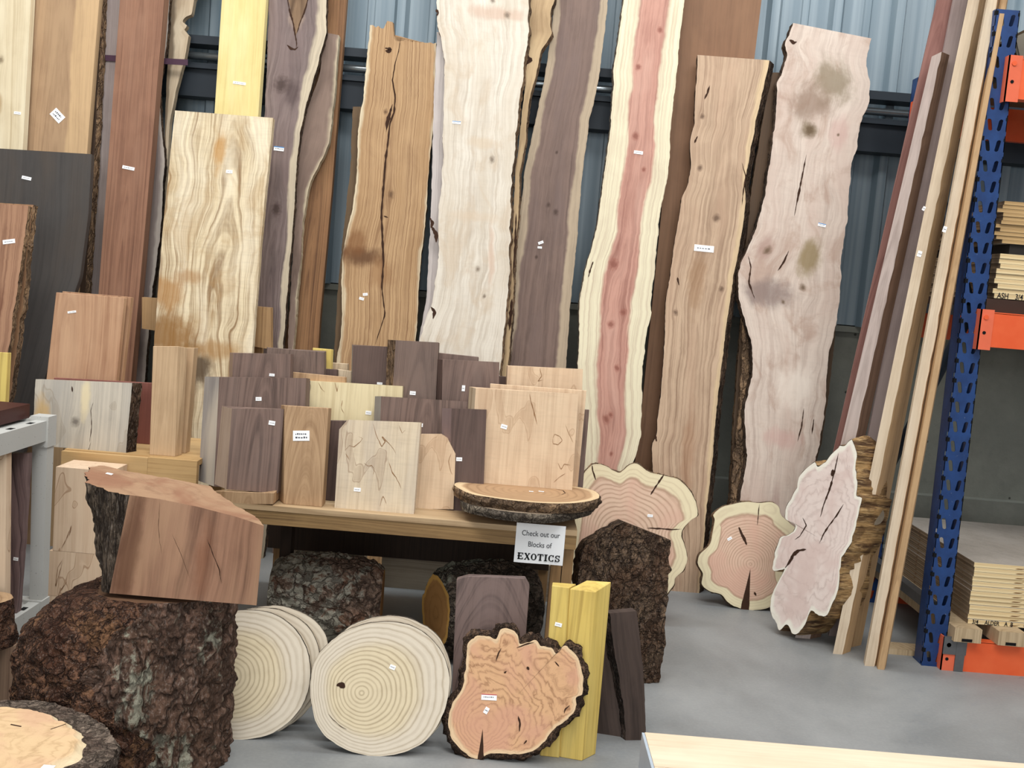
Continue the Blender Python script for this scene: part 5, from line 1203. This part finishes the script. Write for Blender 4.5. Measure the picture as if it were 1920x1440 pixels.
# low burl stump, bottom left corner
sc_ = hit_z((40, 1400), .30); st_c = V((sc_.x-.10, sc_.y-.06, 0))
st = log('burl_stump', 'low broad stump with a pale figured cut top in the bottom left corner', 'log', st_c, lambda a, t: .262*(1+.05*math.sin(2*a+.6)+.03*math.sin(5*a))+.02*t, 0, .30, bark('bark_stump', '#3b3028', '#6f6052', '#4a382c', None, 30, .8), bark('bark_stump_rim', '#463a31', '#7c6b5b', '#57453a', None, 40, .8), 300, 40, 26, .02, cap='under_face')
m_st = ringwood('stump_top', '#dcb888', '#a9804f', '#e6cfa4', .22, .012, .018, contrast=.5, burl=.16, c2='#d2a480')
mb = MB(); pts = []; K = 14; n = 160; G = []; U = []
for k in range(K+1):
    row = []; ur = []
    for i in range(n+1):
        a = 2*math.pi*(i % n)/n; r = (.225*(1+.05*math.sin(2*a+.6)+.03*math.sin(5*a))+.012*noise.noise(V((math.cos(a)*6, math.sin(a)*6, 0)))+.006*noise.noise(V((math.cos(a)*22, math.sin(a)*22, 3))))*k/K
        row.append(st_c+V((r*math.cos(a), r*math.sin(a), .300+.014*(1 if k < K else 0)))); ur.append((r, k/K))
    G.append(row); U.append(ur)
mb.grid(G, 0, U, False)
pt = PL((0, 0, .3145), 90)
for c in ([(95, 1367), (110, 1362), (124, 1357)], [(20, 1358), (40, 1362)], [(215, 1385), (235, 1395), (225, 1410)]):
    k_ = [hit_z(p, .3147) for p in c]
    L = [p+V((0, .002, 0)) for p in k_]; R_ = [p-V((0, .002, 0)) for p in k_]; mb.grid([[a, b_] for a, b_ in zip(R_, L)], 1, None, False)
mb.build('cut_top', [m_st, M_crack], st, Matrix.Translation(st_c))
t_ = MB(); p = hit_z((90, 1438), .3155); t_.box(p.x-.012, p.x+.012, p.y-.008, p.y+.008, .3145, .3155); t_.build('price_tag', M_paper, st)

# ---------------------------------------------------------------- round slices in front of the table
m_ck = ringwood('ring_white', '#ddcba6', '#a58c68', '#dbcdb6', .19, .060, .0062, contrast=.8, band=.12, sm_=.95, tr=.12)
def ell(cx, cy, rx, ry, n=26, rot=0, wob=.012, seed=0):
    r = random.Random(seed); out = []
    for i in range(n):
        a = 2*math.pi*i/n; w = 1+r.uniform(-wob, wob)+.012*math.sin(3*a+seed)
        x, y = rx*w*math.cos(a), ry*w*math.sin(a); c_, s_ = math.cos(rot), math.sin(rot)
        out.append((cx+x*c_-y*s_, cy+x*s_+y*c_))
    return out[::-1]
def standing(name, label, cat, O, C_, low, tilt, th, mat, bk, yaw=0, **kw):
    pl = on(low, 0, tilt, yaw); return cookie(name, label, cat, O, C_, pl, th, mat, bk, **kw)
white = [(712, 1418), (765, 1408), (805, 1382), (832, 1335), (842, 1285), (836, 1240), (815, 1205), (785, 1180), (745, 1167), (695, 1168), (650, 1182), (610, 1212), (588, 1245), (582, 1285), (586, 1330), (600, 1368), (630, 1395), (668, 1412)]
standing('round_slice', 'large round cream slice with a small brown knot, in front of the table centre', 'wood slice', white, (678, 1300), (712, 1418), 16, .035, m_ck, bk_grey, tg=[(736, 1251, 11, 8, 18)], rim=.002, lump=.002, live=.0015, bands=4,
         cracks=[([(631, 1286), (636, 1284), (642, 1285), (647, 1289)], 11), ([(615, 1338), (625, 1350), (640, 1362), (650, 1368)], 1.6)], yaw=4)
back_ = [(722, 1408), (775, 1398), (815, 1372), (838, 1330), (846, 1280), (843, 1240), (825, 1198), (795, 1172), (750, 1156), (705, 1157), (665, 1170), (632, 1195), (610, 1228), (598, 1265), (600, 1320), (620, 1370), (660, 1402)]
standing('round_slice', 'round cream slice tucked behind the knotted one, showing at its top and right', 'wood slice', back_, (720, 1285), (722, 1396), 16, .035, m_ck, bk_grey, rim=.002, lump=.002, live=.0015, bands=4, yaw=4, cracks=[([(718, 1171), (724, 1176), (730, 1173), (737, 1174)], 2), ([(812, 1222), (820, 1228), (826, 1240)], 4)])
left_ = [(455, 1387), (505, 1377), (545, 1350), (572, 1312), (582, 1265), (574, 1215), (548, 1175), (508, 1150), (460, 1144), (410, 1152), (370, 1180), (345, 1225), (340, 1275), (352, 1325), (380, 1362), (415, 1383)]
standing('round_slice', 'round cream slice half hidden by the burl log, nearest of the left group', 'wood slice', left_, (430, 1270), (455, 1387), 16, .035, m_ck, bk_grey, rim=.002, lump=.002, live=.0015, bands=4, yaw=8)
l2 = [(480, 1382), (530, 1368), (565, 1335), (592, 1290), (600, 1240), (592, 1200), (570, 1168), (530, 1146), (490, 1140), (440, 1150), (400, 1185), (380, 1230), (380, 1300), (405, 1350), (440, 1376)]
standing('round_slice', 'second round cream slice of the left group, a crescent behind the nearest one', 'wood slice', l2, (485, 1262), (480, 1370), 16, .03, m_ck, bk_grey, rim=.002, lump=.002, live=.0015, bands=4, yaw=8)
l3 = [(500, 1372), (545, 1358), (582, 1325), (605, 1285), (616, 1235), (610, 1190), (585, 1160), (545, 1140), (505, 1136), (455, 1146), (415, 1180), (400, 1230), (405, 1300), (425, 1345), (460, 1368)]
standing('round_slice', 'rearmost round cream slice of the left group, touching the lichen-covered log', 'wood slice', l3, (505, 1255), (500, 1358), 16, .03, m_ck, bk_grey, rim=.002, lump=.002, live=.0015, bands=4, yaw=8)

# burl slice
bs = [(893, 1422), (870, 1410), (848, 1385), (840, 1350), (848, 1320), (862, 1300), (868, 1280), (872, 1255), (876, 1225), (878, 1205), (895, 1191), (915, 1193), (930, 1198), (938, 1182), (955, 1178), (970, 1190), (975, 1208), (990, 1204), (1005, 1201), (1015, 1212), (1033, 1214), (1043, 1226), (1052, 1214), (1062, 1211), (1075, 1222), (1088, 1245), (1094, 1275), (1092, 1300), (1078, 1308), (1080, 1325), (1068, 1345), (1045, 1362), (1030, 1378), (1015, 1398), (985, 1412), (950, 1414), (920, 1412)]
standing('burl_slice', 'lobed burl slice with swirling orange grain and crumbly bark rim, leaning on the yellow block', 'wood slice', bs, (962, 1312), (905, 1425), 14, .05,
         ringwood('ring_burl', '#dcaa7a', '#8f5c38', '#e6c497', .14, .008, .009, contrast=.7, burl=.075, c2='#d49a7c'), bark('bark_burl_rim', '#2f221a', '#6b503a', '#211711', None, 46, 1, .4),
         pith=(899, 1365), tg=[(917, 1307, 29, 11, -3, 'red_edged_tag'), (912, 1332, 8, 12, 25)], rim=.008, lump=.018, live=.004, sub=5, rimfront=.012, yaw=-4, K=20,
         cracks=[([(901, 1426), (903, 1400), (905, 1366)], 12, 2, 'v'), ([(972, 1342), (975, 1358), (974, 1372)], 5), ([(930, 1240), (935, 1225), (940, 1215)], 3), ([(968, 1215), (985, 1208), (1002, 1204)], 3), ([(945, 1262), (950, 1258)], 5), ([(988, 1250), (992, 1256)], 8), ([(1068, 1322), (1060, 1330), (1058, 1338)], 3), ([(1040, 1240), (1048, 1250)], 3), ([(982, 1395), (988, 1388)], 5)])
# purple-brown block behind it
block('purpleheart_block', 'dull purple-brown block with chamfered top corners behind the burl slice', D, [(846, 1330), (975, 1340), (993, 1098), (985, 1084), (878, 1080), (856, 1086)], PL((0, 3.04, 0), 9), .05, wood('w_purplefront', '#7b645c', '#50403c', '#846d66', False, sp=.012, ring=.6, warp=.05, slope=.3), base=0)
# yellow split block
m_yel = wood('w_yellowblock', '#dcb940', '#b48f28', '#e6cb62', False, sp=.007, ring=.5, fine=.4)
yp = on((1080, 1425), 0, 7, -12)
block('yellow_block', 'tall yellow squared block split down its front, its right part, standing by the dark wedges', D, [(1049, 1419), (1091, 1425), (1116, 1110), (1068, 1104)], yp, .06, m_yel, [(1048+84, 1196, 5, 9, 5)] if False else (), br=[(1118, 1398), (1146, 1091)], bl=[(1070, 1400), (1100, 1088)])
block('yellow_block', 'left half of the split yellow block, lower and narrower than the right half', D, [(1012, 1420), (1048, 1422), (1067, 1102), (1035, 1098)], on((1030, 1419), 0, 7, -4), .06, m_yel, [(1047, 1171, 13, 7, 8)], br=[(1060, 1405), (1080, 1095)])
# dark wedge pieces
wdg = wood('w_wedge', '#4b3b33', '#2c211c', '#5a483e', True, sp=.02, ring=.5, fine=.7)
slab('dark_wedge', 'dark curved wedge of wood behind the yellow block, left of its partner', 'wood wedge', [(1088, 1330), (1088, 1150)], [(1168, 1332), (1163, 1280), (1152, 1220), (1140, 1160), (1135, 1148)], PL((0, 3.08, 0), 6, -10), .035, wdg, bk_black, top=None, live=.002, edgeL=False)
slab('dark_wedge', 'dark curved wedge of wood in front of the bark log slab, right of its partner', 'wood wedge', [(1172, 1387), (1170, 1330), (1160, 1270), (1150, 1210), (1143, 1150)], [(1210, 1389), (1210, 1320), (1206, 1260), (1200, 1200), (1193, 1146)], on((1190, 1388), 0, 6, 12), .045, wdg, bk_black, top=None, live=.002, fl=.012, edgeL=True, edgeR=True)
# tall bark slab leaning behind
slab('bark_log_slab', 'rugged dark bark-covered log slab standing right of the table', 'log', [(1095, 1290), (1092, 1200), (1088, 1130), (1083, 1060), (1100, 1020), (1130, 1000), (1170, 979)],
     [(1237, 1280), (1246, 1200), (1250, 1120), (1254, 1060), (1256, 1012)], on((1212, 1279), 0, 7, 8), .10, bark('bark_plated', '#33271f', '#67513c', '#4b3322', None, 34, .7, .5), bark('bark_plated_side', '#3d2e22', '#70563c', '#2b201a', None, 34, .7), top=None, live=.006, nc=40, step=.006)
o_ = bpy.data.objects.get('bark_log_slab')
me = o_.data
for v_ in me.vertices:
    if v_.co.y < .002: v_.co.y -= max(0, rockbark(V((v_.co.x, v_.co.z*.6, 1.3)), 30, .016))+.012*math.sin(max(0, min(1, (v_.co.x+.16)/.32))*math.pi)

# logs under the table
def underlog(label, px, py, Y, r, L, yaw, matb, cut, squash=1.0, tiltend=0):
    c_ = atY((px, py), Y); rot = Matrix.Rotation(math.radians(yaw), 3, 'Z') @ Matrix.Rotation(math.radians(90), 3, 'Y')
    rf = lambda a, t: r*(1-.22*abs(2*t-1)**4)*(1+.05*math.sin(2*a+1)+.03*math.sin(5*a+t*2))*(1-.05*abs(t-.5)) * (squash if False else 1)
    return log('short_log', label, 'log', V((c_.x, Y, r*1.02)), rf, -L/2, L/2, matb, cut, 220, 70, 16, .016, rot=rot)
m_oc = ringwood('orange_cut', '#a9783c', '#7d5220', '#c8963f', .15, .02, .02, contrast=.4, burl=.05)
underlog('short log with grey-green lichen and reddish bark lying under the table', 612, 1150, 3.62, .155, .40, 4, bark('bark_pale_lichen', '#4c3b30', '#7b6250', '#6a4630', '#b3b09c', 24, .9, .53), m_oc)
underlog('short log with an orange cut end lying under the table behind the purple-brown block', 905, 1150, 3.62, .165, .38, 28, bark('bark_mossy_dark', '#2c2620', '#57493c', '#3a332a', '#8a8c78', 26, .8, .44), m_oc)
# lumber seen through under the table
for (a, b_, yy, lb) in (((548, 1038), (682, 1054), 4.30, 'pale plank end seen through beneath the table, above the lichen log'), ((716, 1050), (872, 1082), 4.32, 'pale grey plank lying beyond the table, seen between the two short logs'), ((985, 1064), (1030, 1090), 4.30, 'pale board scrap seen beneath the table by the right leg')):
    p, q = atY(a, yy), atY(b_, yy); mb = MB(); zt_ = (p.z+q.z)/2; h_ = max(.03, abs(p.z-q.z)*.5)
    mb.box(p.x, q.x, yy, yy+.10, 0, .16); setp(mb.build('pale_plank', wood('w_palepl', '#a9987f', '#85735c', '#b5a68e', False, axis='x'), None, Matrix.Translation((p.x, yy, 0))), lb, 'wood plank')

# ---------------------------------------------------------------- cedar slices at right
m_cd = ringwood('ring_cedar', '#d9b79b', '#a37a5c', '#e0d0a8', .30, .055, .009, contrast=.75, c2='#d4a78e', band=.55)
c1 = [(1085, 1150), (1060, 1120), (1062, 1060), (1070, 1000), (1078, 940), (1088, 900), (1110, 872), (1132, 872), (1150, 882), (1163, 886), (1180, 872), (1196, 870), (1215, 884), (1245, 892), (1270, 898), (1292, 918), (1304, 940), (1308, 965), (1296, 975), (1282, 990), (1278, 1005), (1286, 1030), (1288, 1052), (1280, 1070), (1266, 1084), (1262, 1098), (1245, 1120), (1215, 1150), (1150, 1165)]
c1 = [(x, y) for x, y in c1]
standing('cedar_slice', 'very large lobed cedar slice with pink rings, leaning behind the bark log slab', 'wood slice', c1[::-1], (1165, 1010), (1160, 1168), 12, .05, m_cd, bk_tan, tg=[(1219, 967, 10, 5, 0)], rim=.008, lump=.006, yaw=-4, K=22,
         cracks=[([(1246, 888), (1238, 900), (1228, 915), (1220, 928)], 5), ([(1110, 872), (1112, 885), (1117, 900)], 4), ([(1212, 990), (1235, 991), (1260, 993), (1278, 992)], 3)])
m_cd2 = ringwood('ring_cedar_small', '#d9b59a', '#a67d60', '#e0d2aa', .165, .034, .0065, contrast=.75, c2='#d3a48c', band=.55)
c2_ = [(1400, 1141), (1388, 1141), (1370, 1133), (1352, 1115), (1330, 1108), (1316, 1095), (1318, 1075), (1309, 1058), (1312, 1040), (1330, 1022), (1336, 1000), (1340, 975), (1338, 965), (1352, 952), (1375, 945), (1400, 941), (1425, 943), (1445, 941), (1460, 950), (1464, 965), (1480, 980), (1493, 995), (1490, 1030), (1470, 1060), (1468, 1090), (1475, 1115), (1455, 1130), (1440, 1140), (1422, 1143), (1402, 1144)]
standing('cedar_slice', 'clover-shaped cedar slice with a V crack at its foot, left of the pink burl', 'wood slice', [p for p in c2_ if p not in ((1400, 1141), (1388, 1141))], (1400, 1055), (1410, 1144), 14, .05, m_cd2, bk_tan, tg=[(1368, 1010, 9, 5, -35)], rim=.006, lump=.006, sub=5, live=.0015, K=20, pith=(1407, 1058),
         cracks=[([(1385, 988), (1390, 1000), (1396, 1012), (1400, 1022)], 8), ([(1424, 944), (1422, 962), (1420, 985)], 2), ([(1396, 1146), (1401, 1110), (1407, 1066)], 17, 2, 'v'), ([(1414, 1110), (1418, 1117)], 5)])
# the pink burl slab with grooved flank
pb = [(1597, 825), (1606, 850), (1604, 880), (1608, 910), (1606, 930), (1615, 935), (1612, 955), (1605, 985), (1592, 1025), (1578, 1045), (1574, 1080), (1570, 1110), (1560, 1135), (1548, 1155), (1532, 1152), (1520, 1145), (1510, 1170), (1498, 1185), (1485, 1186), (1475, 1170), (1462, 1182), (1455, 1165), (1446, 1150), (1445, 1125), (1452, 1105), (1470, 1070), (1466, 1068), (1450, 1068), (1452, 1045), (1462, 1010), (1478, 1003), (1492, 990), (1488, 980), (1472, 972), (1475, 950), (1492, 920), (1498, 895), (1510, 880), (1528, 868), (1533, 876), (1548, 866), (1560, 850), (1570, 842), (1576, 836), (1584, 836)]
m_pb = ringwood('pink_burl_face', '#e9d6cb', '#b49488', '#f1ead9', .26, .018, .020, contrast=.45, burl=.12, c2='#d9bdb2')
pln = on((1483, 1202), 0, 4, -54)
cookie('pink_burl', 'jagged pinkish-white rooted burl slab with a golden grooved flank, in front of the leaning planks', 'wood burl', pb, (1538, 1010), pln, .17, m_pb, grooved('golden_grooved'), groove=.022, sub=4, live=.006, rim=.012, lump=.022, K=22, bands=26, backshift=(.02, 0),
       cracks=[([(1572, 850), (1566, 880), (1562, 895), (1555, 920), (1545, 945), (1538, 970)], 5), ([(1582, 945), (1570, 965), (1555, 985), (1545, 1000), (1536, 1020)], 4), ([(1505, 970), (1512, 985), (1500, 1005), (1490, 1012)], 3), ([(1512, 1030), (1498, 1032), (1488, 1040), (1480, 1055), (1472, 1065)], 7), ([(1562, 880), (1560, 893)], 9)])
for i_, (px, py, r_) in enumerate(((1634, 965, .040), (1618, 835, .03))):
    c_ = atY((px, py), pln.at((px, py)).y+.13)
    if i_ == 0:
        log('branch_stub', 'sawn grey branch stub', None, c_, lambda a, t: r_, -.03, .03, bk_tan, plain('stub_grey', '#6e6354', .85, .25, 60), 40, 6, 20, .004, rot=Matrix.Rotation(math.radians(78), 3, 'X'))
        so = bpy.data.objects['branch_stub']; del so['label']; del so['kind']
        pbo = bpy.data.objects['pink_burl']; mw = so.matrix_world.copy(); so.parent = pbo; so.matrix_world = mw; so.matrix_basis = pbo.matrix_world.inverted() @ mw

# ---------------------------------------------------------------- pale bench top in the right foreground
bz = atY((1208, 1372), 2.0).z; c0 = hit_z((1209, 1373), bz)
e = empty('workbench', (c0.x+.6, c0.y-.3, 0)); setp(e, 'corner of a pale wooden bench top in the bottom right foreground', 'bench')
wt = wood('w_bench', '#e3c9a6', '#c9a67c', '#ecd8b8', False, sp=.03, ring=.3, fine=.3, axis='x', knots=())
for k in range(4): boxm('top_board', c0.x, c0.x+1.7, c0.y-.15*(k+1)+.0015, c0.y-.15*k, bz-.035, bz, wt, e)
boxm('pale_edge_strip', c0.x-.006, c0.x-.0005, c0.y-.60, c0.y, bz-.10, bz-.001, plain('edge_bluegrey', '#aab4bd', .4), e)
for x in (c0.x+.05, c0.x+1.6):
    for y in (c0.y-.1, c0.y-.57): boxm('leg', x, x+.06, y, y+.06, 0, bz-.036, wt, e)
